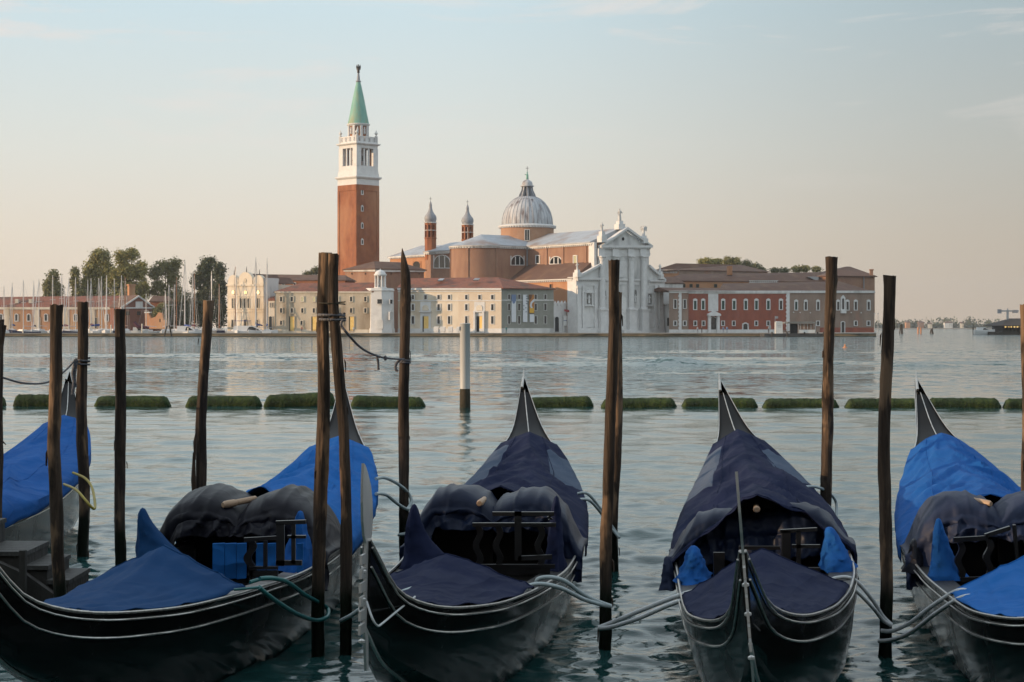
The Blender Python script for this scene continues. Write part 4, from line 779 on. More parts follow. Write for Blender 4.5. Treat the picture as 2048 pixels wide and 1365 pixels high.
tree('open_tree', 'open crowned tree with sky gaps right of the chimney', 'tree', [(330, 536, 18, 15), (350, 528, 12, 11), (311, 548, 12, 13), (347, 558, 13, 17), (318, 573, 12, 11), (354, 584, 7, 18), (306, 585, 8, 8), (332, 594, 18, 12), (350, 606, 12, 14)], 652, 590, LEAFA, 2600, group=GT)
tree('dense_tree', 'tall dark dense tree behind the tallest mast', 'tree', [(418, 526, 13, 12), (412, 545, 17, 20), (394, 562, 10, 18), (418, 588, 21, 28), (398, 610, 16, 24), (408, 636, 22, 18)], 655, 580, LEAFD, 4200, group=GT)
tree('cypress_tree', 'dark cypress close to the gabled palace', 'tree', [(438, 545, 8, 18), (440, 580, 9, 26), (441, 625, 9, 30)], 655, 570, LEAFD, 2600, group=GT)
tree('shrub', 'round dark bush in front of the low shed', 'bush', [(316, 632, 11, 20), (327, 620, 8, 14)], 657, 552, LEAFA, 1300, .75, False)
tree('shrub', 'wide bush behind the sailing boats, below the open crowned tree', 'bush', [(345, 622, 16, 20), (370, 612, 16, 28), (368, 642, 20, 14), (343, 645, 14, 12)], 657, 560, LEAFD, 2600, .75, False)
tree('garden_tree', 'pale feathery tree top behind the beige storehouse ridge', 'tree', [(617, 549, 8, 6), (632, 543, 9, 7), (646, 546, 10, 9)], 600, 560, LEAFP, 900, .7)
GR = 'trees behind the monastery roofs'
tree('garden_tree', 'rounded green tree top over the refectory roof, leftmost of its row', 'tree', [(1403, 526, 5, 4), (1414, 524, 11, 6)], 600, 600, LEAFB, 700, .8, group=GR)
tree('garden_tree', 'low olive tree top in the middle over the refectory roof', 'tree', [(1434, 525, 10, 5)], 600, 602, LEAFB, 500, .8, group=GR)
tree('garden_tree', 'darkest rounded tree top over the refectory roof', 'tree', [(1456, 524, 11, 8), (1471, 526, 10, 9)], 600, 598, LEAFA, 1000, .8, group=GR)
tree('garden_tree', 'pale thin tree top sloping down beside the refectory roof', 'tree', [(1494, 530, 9, 7), (1510, 536, 12, 7), (1524, 541, 7, 4)], 600, 598, LEAFP, 700, .8, group=GR)
tree('garden_tree', 'row of low pale leaves just above the cloister ridge', 'tree', [(1549, 542, 8, 3), (1568, 542, 9, 3)], 600, 605, LEAFP, 400, .8, group=GR)
tree('garden_tree', 'dark leafy tree top above the cloister ridge, left of the tall post', 'tree', [(1594, 539, 9, 5), (1610, 538, 9, 5), (1633, 540, 9, 4)], 600, 605, LEAFA, 800, .8, group=GR)

# ------------------------------------------------------------- boats in the marina
HULLW = mat("white hull", (.62, .62, .62), rough=.35); HULLB = mat("navy hull", (.02, .03, .08), rough=.3); MASTW = mat("pale mast", (.55, .53, .52), rough=.4); MASTB = mat("varnished mast", (.28, .12, .05), rough=.4)
def hullshape(m, c, L, W, Z, yaw):
    M = Matrix.Rotation(yaw, 3, 'Z'); rings = []
    for i in range(11):
        t = i/10; w = W/2*(1-max(0, (t-.35)/.65)**2.2)*(.82+.18*min(1, t/.3)); w = max(w, .04); zt = Z*(1+.28*(t-.3)**2*2)
        x = (t-.5)*L
        rings.append([Vector(c)+M@Vector(q) for q in ((x, -w, zt), (x, -w*.92, Z*.4), (x, -w*.55, -.15), (x, w*.55, -.15), (x, w*.92, Z*.4), (x, w, zt))])
    m.rings(rings)
def sailboat(i, px, ytop, D, brown, cover, label, L=9.5):
    rnd = random.Random(i); x, y = gp(px, D); yaw = R(rnd.choice((-90, 90))+rnd.uniform(-35, 35)); M = Matrix.Rotation(yaw, 3, 'Z'); c = Vector((x, y, 0))
    b = thing('sailboat', label, 'sailboat', (x, y, 0), 'sailing boats moored behind the quay')
    fb = rnd.uniform(1.15, 1.5)
    part('hull', b, HULLB if rnd.random() < .2 else HULLW, lambda m: hullshape(m, c, L, 2.9, fb, yaw), 40)
    part('cabin', b, HULLW, lambda m: (m.box(c+M@Vector((.3, 0, fb+.22)), (L*.34, 1.7, .5), yaw), m.box(c+M@Vector((.9, 0, fb+.5)), (L*.16, 1.4, .2), yaw)))
    zt = zp(ytop, D); mm = MASTB if brown else MASTW; mx = c+M@Vector((.6, 0, 0))
    part('mast', b, mm, lambda m: m.tube([mx+Vector((0, 0, fb)), mx+Vector((0, 0, zt))], [.13 if L < 12 else .2, .09], 6))
    part('boom', b, mm, lambda m: m.tube([mx+Vector((0, 0, fb+1.5)), c+M@Vector((-L*.40, 0, fb+1.35))], .07, 5))
    if cover: part('sail_cover', b, cover, lambda m: m.tube([mx+Vector((0, 0, fb+1.75)), c+M@Vector((-L*.2, 0, fb+1.65)), c+M@Vector((-L*.38, 0, fb+1.5))], [.30, .26, .12], 7))
    part('rigging', b, GALV, lambda m: [m.tube([mx+Vector((0, 0, zt*.985)), c+M@Vector((sx*L*.48, sy, fb+.1))], .022, 4) for sx, sy in ((1, 0), (-1, 0), (.05, 1.35), (.05, -1.35))])
    part('spreader', b, mm, lambda m: m.tube([mx+M@Vector((0, -.8, 0))+Vector((0, 0, zt*.6)), mx+M@Vector((0, .8, 0))+Vector((0, 0, zt*.6))], .04, 4))
    if rnd.random() < .5: part('furled_jib', b, HULLW, lambda m: m.tube([mx+Vector((0, 0, zt*.93)), c+M@Vector((L*.47, 0, fb+.3))], .07, 5))
MASTS = [(8, 572, 0), (25, 566, 0), (50, 561, 0), (68, 562, 0), (80, 558, 0), (105.5, 551, 0), (124.7, 548, 0), (130, 574, 0), (139.5, 559, 0), (150.7, 555.5, 0), (177, 560, 0), (183, 556.6, 0), (195.7, 558, 0), (201, 553, 0), (213.7, 551, 0), (232, 558, 0), (242, 551, 0), (251, 554, 1), (295, 588, 0), (330, 582, 0), (340, 569.5, 0), (350, 569.5, 0), (355, 555.5, 1), (371, 518, 0), (386.5, 544, 0), (389.5, 548, 1), (423, 542.6, 0), (438.7, 568, 1), (470, 534, 1), (513, 515, 0), (534, 516, 0)]
ORD = 'first second third fourth fifth sixth seventh eighth ninth tenth eleventh twelfth thirteenth fourteenth fifteenth sixteenth seventeenth eighteenth nineteenth twentieth'.split()
ORD += ['twenty-'+o for o in ORD[:9]]+['thirtieth', 'last']
rnd = random.Random(5)
for i, (px, yt, br) in enumerate(MASTS):
    cov = [BLUEC, None, BLUEC, MAROON, None][rnd.randrange(5)] if not br else None
    D = 456+rnd.uniform(3, 55) if px < 330 else 456+rnd.uniform(3, 28)
    if px > 450: D = 457+rnd.uniform(0, 2)
    lab = f"sailing boat with {'brown' if br else 'pale'} mast, {ORD[i]} mast from the left"
    if px == 371: lab = 'largest sailing boat, its mast the tallest before the dark trees'
    if px == 8: lab = 'sailing boat with pale mast, nearest the left edge of the marina'
    if px == 470: lab = 'sailing boat with reddish mast in front of the gabled palace'
    if px == 513: lab = 'sailing boat with tall grey mast beside the white yacht'
    if px == 534: lab = 'sailing boat with blue sail cover, last tall mast before the storehouse'; cov = BLUEC
    sailboat(i, px, yt, D, br, cov, lab, 13 if px in (371, 513, 534) else 9.5)
def motor_yacht(px0, px1, ytop, D, label, canopy):
    x0, x1 = gp(px0, D)[0], gp(px1, D)[0]; c = Vector(((x0+x1)/2, D, 0)); L = x1-x0; zt = zp(ytop, D)
    b = thing('motor_yacht', label, 'yacht', c, 'white motor yachts')
    part('hull', b, HULLW, lambda m: hullshape(m, c, L, L*.3, 1.45, 0), 40)
    def cab(m): m.prism([(x0+L*.12, D-L*.1, 1.35), (x0+L*.14, D-L*.1, zt), (x0+L*.5, D-L*.1, zt), (x0+L*.72, D-L*.1, 1.5)], (0, L*.2, 0))
    part('cabin', b, HULLW, cab)
    part('window', b, PANE, lambda m: m.prism([(x0+L*.40, D-L*.1-.05, 1.6), (x0+L*.44, D-L*.1-.05, zt-.25), (x0+L*.52, D-L*.1-.05, zt-.3), (x0+L*.66, D-L*.1-.05, 1.65)], (0, .04, 0)))
    if canopy:
        part('canopy', b, BLUEC, lambda m: m.box((x0+L*.30, D, zt+1.3), (L*.30, L*.2, .14)))
        for sx in (.17, .43):
            for sy in (-1, 1): part('canopy_post', b, GALV, lambda m: m.tube([(x0+L*sx, D+sy*L*.08, 1.4), (x0+L*sx, D+sy*L*.08, zt+1.25)], .05, 5))
    part('rail', b, GALV, lambda m: (m.tube([(x0+L*.62, D-L*.11, 2.3), (x0+L*.95, D-.1, 2.5)], .04, 4), [m.tube([(x0+L*q, D-L*.11*(1-(q-.62)*2.6), 1.5), (x0+L*q, D-L*.11*(1-(q-.62)*2.6), 2.35)], .03, 4) for q in (.65, .75, .85, .93)]))
motor_yacht(455, 556, 652, 456.5, 'big white motor yacht with blue canopy below the gabled palace', True)
motor_yacht(347, 408, 652.5, 458, 'white cabin cruiser moored below the tallest mast', False)
motor_yacht(262, 296, 655, 462, 'small white cruiser in front of the gable house', False)
mb = MB(); mb.tube([P(268, 645, 460), P(276, 654, 460), P(298, 656, 460)], [.5, .6, .3], 7); tag(mb.build('sail_bundle', MAROON, loc=P(268, 658, 460)), 'furled maroon sail lying along a boom beside the gable house', 'sail')
PILE = mat("dark wet pile", (.05, .04, .03), (.03, .025, .02), 1.5, .9)
def dolphin(px, y0, y1, D, label, n=3, sp=.55, m_=None, w=.20):
    b = thing('bricola', label, 'mooring piles', (*gp(px, D), 0), 'bricole standing in the lagoon')
    for i in range(n):
        a = 2*math.pi*i/n+.4; x, y = gp(px, D); zt = zp(y0, D)
        part('pile', b, m_ or PILE, lambda m: m.tube([(x+sp*1.5*math.cos(a), y+sp*1.5*math.sin(a), -1), (x+sp*.4*math.cos(a), y+sp*.4*math.sin(a), zt*(1-.08*i))], w, 7))
dolphin(336, 651, 673, 444, 'pair of leaning dark piles in front of the quay', 2, .8)
for i, (px, y0) in enumerate(((46, 658), (179.5, 655), (222, 650), (284, 648), (376, 656))):
    mb = MB(); mb.tube([P(px, 666.5, 450), P(px, y0+1.5, 450)], .16, 7); mb.tube([P(px, y0+1.5, 450), P(px, y0, 450)], [.24, .12], 7)
    tag(mb.build('bollard_light', CREAM, loc=P(px, 666.5, 450)), f'small pale post on the marina quay, {ORD[i]} from the left', 'post', 'small posts on the marina quay')

# ------------------------------------------------------------- landing stage and people
f = Fac((1510, 440), (1660, 442))
b = thing('landing_stage', 'water bus landing stage with grey roof in front of the beige monastery wall', 'pontoon', (*f.pl(1590), 0))
part('pontoon', b, mat("dark pontoon", (.06, .06, .06), (.04, .04, .04), 1, .8), lambda m: f.rect(m, 1529, 1648, 667.5, 673.5, 0, 5))
part('roof', b, GREYSTONE, lambda m: f.poly(m, [(1574, 644.8), (1581, 643.6), (1627, 643.6), (1634, 646), (1634, 647.5), (1574, 647.5)], .2, 5))
part('wall_panel', b, BRICK2, lambda m: f.rect(m, 1598, 1627, 648.5, 659, -.5, .2)); part('dark_bay', b, DARK, lambda m: f.rect(m, 1583, 1597.5, 647.8, 667.5, -1.2, .2))
for x in (1602, 1609, 1616, 1623): part('window_post', b, WHITE, lambda m: f.rect(m, x-.3, x+.3, 648.5, 659, -.4, .15))
part('low_wall', b, WHITE, lambda m: f.rect(m, 1598, 1632, 660, 666.5, -.3, .3))
for x in (1575.5, 1597.8, 1631): part('post', b, GALV, lambda m: f.rect(m, x-.5, x+.5, 647, 668, 0, .14))
for x in (1542, 1572, 1645): part('pile', b, PILE, lambda m: m.tube([f.pt(x, 664, 1), f.pt(x, 674.5, 1)], .16, 6))
part('tyre', b, DARK, lambda m: [f.oval(m, x, 666, 1.6, 1.6, .15, .2, 10) for x in (1609, 1635)])
part('gangway', b, GALV, lambda m: f.rect(m, 1548, 1590, 667, 668, -3, 2))
b = thing('white_kiosk', 'tall white kiosk panel standing left of the landing stage roof', 'kiosk', (*f.pl(1560), 0))
part('panel', b, WHITE, lambda m: f.rect(m, 1552.7, 1566.5, 644.5, 667.5, -.6, 1.2)); part('top', b, WHITE, lambda m: f.poly(m, [(1552, 644.5), (1556, 643), (1563, 643), (1567.2, 644.5)], -.5, 1.4)); part('print', b, GALV, lambda m: [f.rect(m, 1555.5, 1564, y, y+.8, -.56, .06) for y in (648, 651, 654)])
mb = MB(); f.rect(mb, 1549.5, 1550.2, 632, 667, .2, .1); mb.mi = 1; f.rect(mb, 1550.2, 1556, 633, 637.5, .2, .1); tag(mb.build('stop_sign', [GALV, LEADK], loc=f.pt(1550, 667)), 'thin pole with dark flag sign left of the white kiosk', 'sign')
mb = MB(); f.rect(mb, 1537, 1542, 651, 658, .1, .15); f.rect(mb, 1539, 1540, 658, 667, .1, .1); tag(mb.build('notice_sign', GALV, loc=f.pt(1540, 667)), 'grey notice panel on a post beside the landing gangway', 'sign')
def person(px, yf, D, hgt, top, legs, label, seed):
    rnd = random.Random(seed); p = P(px, yf, D); k = hgt/1.75
    V = [(0, 0, .95), (0, 0, 1.2), (0, 0, 1.45), (0, 0, 1.54), (0, -.02, 1.66), (.1, 0, .90), (.11, -.06+.1*rnd.random(), .48), (.12, 0, .06), (.12, -.14, .03), (-.1, 0, .90), (-.11, .02, .48), (-.12, .05, .06), (-.12, -.09, .03), (.2, 0, 1.42), (.26, .02, 1.15), (.25, -.1*rnd.random(), .88), (-.2, 0, 1.42), (-.26, .02, 1.15), (-.24, -.08, .88)]
    E = [(0, 1), (1, 2), (2, 3), (3, 4), (0, 5), (5, 6), (6, 7), (7, 8), (0, 9), (9, 10), (10, 11), (11, 12), (2, 13), (13, 14), (14, 15), (2, 16), (16, 17), (17, 18)]
    rad = [.15, .145, .15, .065, .105, .095, .07, .05, .045, .095, .07, .05, .045, .06, .048, .038, .06, .048, .038]
    yaw = Matrix.Rotation(rnd.uniform(-1.2, 1.2), 3, 'Z')
    me = bpy.data.meshes.new('person'); me.from_pydata([tuple((yaw@Vector(v))*k) for v in V], E, [])
    o = bpy.data.objects.new('person', me); COL.objects.link(o); o.location = (p.x, p.y, GZ)
    sk = o.modifiers.new('skin', 'SKIN'); sv_ = me.skin_vertices[0].data
    for i, r in enumerate(rad): sv_[i].radius = (r*k, r*k*.8); sv_[i].use_root = (i == 0)
    su = o.modifiers.new('sub', 'SUBSURF'); su.levels = su.render_levels = 1
    m = bpy.data.materials.new('clothing'); m.use_nodes = True; nt = m.node_tree; N = nt.nodes.new; L = nt.links.new
    tc = N('ShaderNodeTexCoord'); sp = N('ShaderNodeSeparateXYZ'); L(tc.outputs['Object'], sp.inputs[0]); mr = N('ShaderNodeMapRange'); mr.inputs[2].default_value = 1.8*k; L(sp.outputs[2], mr.inputs[0])
    cr = N('ShaderNodeValToRGB'); cr.color_ramp.interpolation = 'CONSTANT'; e = cr.color_ramp.elements; e[0].color = (.02, .02, .02, 1); e[1].position = .05; e[1].color = (*legs, 1)
    for q, cc in ((.54, top), (.82, (.45, .27, .2)), (.945, (.05, .03, .02))): z = e.new(q); z.color = (*cc, 1)
    L(mr.outputs[0], cr.inputs[0]); L(cr.outputs[0], nt.nodes['Principled BSDF'].inputs['Base Color']); me.materials.append(m)
    tag(o, label, 'person')
person(1395, 667, 452, 1.75, (.35, .35, .38), (.10, .12, .18), 'person in pale top standing left of the white portal', 1)
person(1403.5, 667, 452, 1.8, (.02, .02, .025), (.02, .02, .03), 'person in dark clothes standing left of the white portal', 2)
person(1446.5, 667, 451, 1.75, (.05, .12, .25), (.04, .06, .12), 'person in blue walking right of the white portal, left of two', 3)
person(1454, 667, 451, 1.8, (.06, .16, .32), (.05, .09, .16), 'person in brighter blue right of the white portal, right of two', 4)
person(1012.5, 667, 450, 1.8, (.03, .17, .18), (.03, .10, .12), 'person in teal clothes beside the shaded palazzo wall', 5)
person(603.5, 666.5, 450, 1.75, (.25, .06, .05), (.08, .09, .12), 'person in red top in front of the beige storehouse', 6)
person(707, 666.5, 450, 1.7, (.6, .58, .55), (.2, .2, .22), 'person in white top by the last golden storehouse door', 7)
person(1537, 667, 452, 1.7, (.05, .05, .06), (.03, .03, .04), 'person in dark jacket near the landing gangway', 8)
for i, (px, y0) in enumerate(((1749, 627), (1756, 627))):
    mb = MB(); mb.tube([P(px, 667, 449+i*3), P(px, y0, 449+i*3)], [.12, .07], 6); mb.tube([P(px-1, y0+1, 449+i*3), P(px+1.5, y0-.5, 449+i*3)], .12, 6)
    tag(mb.build('lamp_post', GALV, loc=P(px, 667, 449+i*3)), ('thin grey lamp post at the island corner, nearer the wall', 'thin grey lamp post at the island corner, nearer open water')[i], 'lamp post')

# ------------------------------------------------------------- right: bricole, pavilion, far shore
dolphin(1802.5, 648, 668, 620, 'dark bricola of three piles in open water, left of two', 3, .5)
dolphin(1863.5, 657, 668, 625, 'shorter dark bricola of three piles in open water, right of two', 3, .55)
dolphin(1946, 655, 668, 560, 'dark single pile marking the left end of the white boats', 1, .1)
BUOY = mat("sunlit orange pile", (.50, .23, .12), rough=.7)
for i, px in enumerate((1836, 1841.5)): dolphin(px, 655+i, 667, 640, ('left of two sunlit orange piles far out on the lagoon', 'right of two sunlit orange piles far out on the lagoon')[i], 1, .05, BUOY, .32)
f = Fac((1990, 555), (2120, 556))
b = thing('pier_pavilion', 'dark roofed pier pavilion at the right edge with lights under its eaves', 'pavilion', (*f.pl(2050), 0))
part('deck', b, PILE, lambda m: f.rect(m, 1978, 2130, 664, 670.5, 0, 14)); part('roof', b, mat("dark slate roof", (.045, .035, .03), (.03, .026, .024), 1, .9), lambda m: hip(m, [f.pl(2005), f.pl(2125), f.pl(2125, -16), f.pl(2005, -16)], f.pt(2060, 651.5).z, Vector(f.pt(2036, 637, -8)), Vector(f.pt(2100, 637, -8)), 1))
part('wall', b, DARK, lambda m: f.rect(m, 2008, 2122, 651, 664, -2, 10)); 
for x in range(2009, 2125, 8): part('post', b, PILE, lambda m: f.rect(m, x-.6, x+.6, 652, 665, -.2, .25))
LAMPM = bpy.data.materials.new("lit lamp"); LAMPM.use_nodes = True; q = LAMPM.node_tree.nodes['Principled BSDF']; q.inputs['Emission Color'].default_value = (1, .62, .18, 1); q.inputs['Emission Strength'].default_value = 1.1
for x in range(2012, 2122, 6): part('lamp', b, LAMPM, lambda m: m.lathe(f.pt(x, 654.5, -.5), [(.05, -.2), (.28, -.1), (.28, .2), (.05, .3)], 8))
b = thing('signal_mast', 'grey signal crane arm rising above the dark pier pavilion', 'crane', f.pt(2030, 640, -8))
part('mast', b, GALV, lambda m: f.rect(m, 2028.5, 2032, 620, 641, -7, .6)); part('arm', b, GALV, lambda m: (f.rect(m, 2011, 2052, 620.5, 623.5, -6.9, .5),)); part('counterweight', b, LEADK, lambda m: f.rect(m, 2010, 2017, 618.5, 627, -6.7, .8)); part('cab', b, LEADK, lambda m: f.rect(m, 2040, 2050, 620, 626, -6.6, .9)); part('tip', b, GALV, lambda m: f.rect(m, 2029.5, 2031, 616.5, 620, -7, .4))
motor_yacht(1948, 1990, 655, 557, 'white ferry boats moored against the dark pier pavilion', False)
mb = MB(); mb.lathe(P(1690, 697, 205), [(.05, -.12), (.28, -.02), (.30, .1), (.12, .2), (.10, .45), (.02, .5)], 10); tag(mb.build('buoy', BUOY, loc=P(1690, 697, 205)), 'small orange buoy floating in mid channel beside the tall post', 'buoy')
# far shore
FS = 2600
mb = MB(); mb.plan([gp(1600, FS), gp(2500, FS), gp(2500, FS+400), gp(1600, FS+400)], -1, 1.2); o = mb.build('far_shore', PAVE); o['kind'] = 'structure'
rnd = random.Random(3); m = MB()
for i in range(150):
    px = rnd.uniform(1700, 2300); h = rnd.choice((7, 9, 11, 13, 15))*(1.15 if 1860 < px < 1945 else .9); w = rnd.uniform(5, 10); c = Vector((*gp(px, FS+rnd.uniform(15, 60)), 1))
    for _ in range(90):
        v = Vector((rnd.gauss(0, .5), rnd.gauss(0, .5), abs(rnd.gauss(0, .45)))); p = c+Vector((v.x*w, v.y*w, min(v.z, 1)*h)); s = rnd.uniform(1, 2.2)
        a = Vector((rnd.gauss(0, 1), rnd.gauss(0, 1), rnd.gauss(0, 1))).normalized(); q = a.cross(Vector((rnd.gauss(0, 1), rnd.gauss(0, 1), rnd.gauss(0, 1)))).normalized(); m.face([p-a*s, p+q*s*.8, p+a*s, p-q*s*.8])
o = m.build('far_wood', LEAFD); o['kind'] = 'stuff'; o['label'] = 'hazy line of trees on the far shore'
for i, (px, w, y0, mm, lab) in enumerate(((1815, 8, 645, ORANGE, 'tiny orange house among far trees, leftmost'), (1841, 11, 645, BRICK2, 'tiny pinkish house among far trees, above the orange piles'), (1859, 8, 648, CREAM, 'tiny pale house among far trees, right of the pinkish one'), (1896, 16, 646, STONE, 'wide pale house among far trees'), (1923, 5, 647, CREAM, 'tiny sunlit yellow house among far trees, rightmost'))):
    x, y = gp(px, FS+6); b = thing('far_house', lab, 'house', (x, y, 1.2), 'houses on the far shore'); W = w/F*FS; zt = zp(y0, FS)
    part('wall', b, mm, lambda m: m.box((x, y, (zt+1.2)/2), (W, 9, zt-1.2))); part('roof', b, TILED, lambda m: hip(m, [(x-W/2, y-4.5), (x+W/2, y-4.5), (x+W/2, y+4.5), (x-W/2, y+4.5)], zt, (x-W/4, y, zt+2.2), (x+W/4, y, zt+2.2)))
# ------------------------------------------------------------- floating barrier, steel pile, steps
MOSS = mat("green weed", (.030, .056, .014), (.013, .024, .008), 5, .9, bump=.8, bscale=14, c3=(.05, .075, .016), s3=2)
MOSSF = mat("weed fringe", (.020, .042, .010), (.009, .017, .006), 6, .85)
def boom(i, x0, x1, y0, y1, D, tilt, label):
    a, b_ = P(x0, 800, D), P(x1, 800, D); L = b_.x-a.x; zt = zp(y0, D); rnd = random.Random(i)
    o = thing('floating_boom', label, 'floating barrier', ((a.x+b_.x)/2, D, 0), 'weedy floats of the barrier across the water')
    rings = []
    for k in range(25):
        t = k/24; x = a.x+L*t; e = min(1, min(t, 1-t)/.075+.28); r = .17+rnd.uniform(-.012, .012); zc = zt-.17+tilt*(t-.5)
        rings.append([Vector((x, D+math.cos(R(j*30))*r*1.25*(.5+.5*e), zc*e-.05*(1-e)+math.sin(R(j*30))*r*e*(1 if j < 7 else 1.9))) for j in range(12)])
    m = MB(); m.rings(rings); m.build('float', MOSS, o, smooth=50)
    m = MB()
    for k in range(420):
        t = rnd.random(); e = min(1, min(t, 1-t)/.075+.25); an = R(rnd.uniform(95, 265)); zc = (zt-.17+tilt*(t-.5))*e
        p = Vector((a.x+L*t, D+math.cos(an)*.21*e-.0, zc+math.sin(an)*.165*e)); d = Vector((rnd.gauss(0, .02), -.03-rnd.random()*.04, -rnd.uniform(.03, .09) if math.sin(an) < .6 else rnd.uniform(.004, .02)))
        m.face([p+Vector((-.012, 0, 0)), p+Vector((.012, 0, 0)), p+d])
    m.build('weed', MOSSF, o)['kind'] = 'stuff'
BOOMS = [(-60, 11, 793, 805), (28, 148, 788, 807), (190, 341, 791, 809), (372, 524, 791, 810), (528, 672, 786, 812), (701, 851, 792, 811), (1040, 1187, 793, 811), (1202, 1353, 795, 814), (1363, 1515, 795, 815), (1525, 1677, 796, 815), (1690, 1845, 796, 816), (1852, 2001, 795, 818), (2007, 2140, 796, 818)]
BL = ['weedy float cut by the left edge of the photo', 'weedy float behind the leftmost stern', 'weedy float crossed by the third mooring post from the left', 'weedy float crossed by the split mooring post', 'tilted weedy float behind the twin posts', 'weedy float crossed by the pointed post', 'weedy float right of the first navy gondola stern', 'weedy float behind the tall post between the navy gondolas', 'weedy float behind the second navy gondola stern', 'weedy float right of the second navy stern, crossed by a tall post', 'weedy float crossed by the rightmost tall post', 'longest visible weedy float right of the blue covered stern', 'weedy float cut by the right edge of the photo']
for i, (x0, x1, y0, y1) in enumerate(BOOMS): boom(i, x0, x1, y0+1, y1, 53.5-.25*i/12*4, {4: .10, 5: -.06, 6: .05}.get(i, 0), BL[i])
STEEL = mat("pale coated steel", (.46, .47, .47), (.40, .41, .41), 1.2, .45, c3=(.30, .28, .25), s3=.8, st=(1, 1, .3)); RUST = mat("weedy rust", (.045, .035, .022), (.02, .022, .012), 3, .9, bump=.5)
D = 52.6; c = P(930, 815, D)
b = thing('steel_pile', 'pale cylindrical steel pile with dark weedy foot standing alone in the water', 'pile', (c.x, D, 0))
zq = zp(778, D); r = 10.2/F*D
part('tube', b, STEEL, lambda m: m.lathe((c.x, D, 0), [(r, zq), (r, zp(649.5, D)), (r*1.04, zp(649, D)), (r*1.04, zp(647.5, D)), (r*.9, zp(647, D)), (0, zp(647, D))], 24), 40)
part('rusty_foot', b, RUST, lambda m: m.lathe((c.x, D, 0), [(r*1.02, -1.5), (r*1.06, .1), (r*1.03, zq-.12), (r*1.005, zq)], 20), 40)
part('lug', b, LEADK, lambda m: m.box(P(921, 657.5, D-.05), (.06, .1, .12)))

# ------------------------------------------------------------- mooring posts
def wood_mat():
    m = bpy.data.materials.new("weathered post wood"); m.use_nodes = True; nt = m.node_tree; b = nt.nodes['Principled BSDF']; N = nt.nodes.new; L = nt.links.new
    b.inputs['Roughness'].default_value = .85; b.inputs['Specular IOR Level'].default_value = .25
    g = N('ShaderNodeNewGeometry'); oi = N('ShaderNodeObjectInfo'); off = N('ShaderNodeVectorMath'); off.operation = 'ADD'
    tc = N('ShaderNodeTexCoord'); cmb = N('ShaderNodeMath'); cmb.operation = 'MULTIPLY'; cmb.inputs[1].default_value = 37; L(oi.outputs['Random'], cmb.inputs[0])
    L(tc.outputs['Object'], off.inputs[0]); L(cmb.outputs[0], off.inputs[1])
    def noise_(sc, st, det=6):
        mp = N('ShaderNodeMapping'); mp.inputs['Scale'].default_value = st; L(off.outputs[0], mp.inputs[0]); nz = N('ShaderNodeTexNoise'); nz.inputs['Scale'].default_value = sc; nz.inputs['Detail'].default_value = det; nz.inputs['Roughness'].default_value = .65; L(mp.outputs[0], nz.inputs['Vector']); return nz
    def rng(s, a, c, lo=0, hi=1):
        r = N('ShaderNodeMapRange'); r.inputs[1].default_value = a; r.inputs[2].default_value = c; r.inputs[3].default_value = lo; r.inputs[4].default_value = hi; L(s, r.inputs[0]); return r.outputs[0]
    def mix(f, a, c):
        x = N('ShaderNodeMixRGB'); L(f, x.inputs[0])
        if isinstance(a, tuple): x.inputs[1].default_value = (*a, 1)
        else: L(a, x.inputs[1])
        x.inputs[2].default_value = (*c, 1); return x.outputs[0]
    grain = noise_(26, (1, 1, .05)); blot = noise_(5, (1, 1, .35)); patch = noise_(2.2, (1.6, 1.6, .45), 4)
    col = mix(rng(grain.outputs[0], .40, .62), (.026, .019, .015), (.088, .062, .044))
    col = mix(rng(blot.outputs[0], .50, .60), col, (.026, .019, .014))
    col = mix(rng(patch.outputs[0], .54, .60), col, (.19, .125, .078))          # bark gone, bare wood
    sz = N('ShaderNodeSeparateXYZ'); L(g.outputs['Position'], sz.inputs[0])
    add = N('ShaderNodeMath'); add.operation = 'MULTIPLY_ADD'; add.inputs[1].default_value = .25; L(blot.outputs[0], add.inputs[0]); L(sz.outputs[2], add.inputs[2])
    wet = rng(add.outputs[0], .70, .55)                                          # tide stain: wet, weedy foot
    col = mix(wet, col, (.007, .010, .006)); L(col, b.inputs['Base Color'])
    L(rng(wet, 0, 1, .85, .35), b.inputs['Roughness'])
    h = N('ShaderNodeMath'); h.operation = 'ADD'; L(grain.outputs[0], h.inputs[0]); L(patch.outputs[0], h.inputs[1])
    bp = N('ShaderNodeBump'); bp.inputs['Strength'].default_value = 1; bp.inputs['Distance'].default_value = .02; L(h.outputs[0], bp.inputs['Height']); L(bp.outputs[0], b.inputs['Normal'])
    return m
WOOD = wood_mat(); BARKP = mat("peeling bark", (.06, .035, .02), (.03, .02, .013), 8, .95)
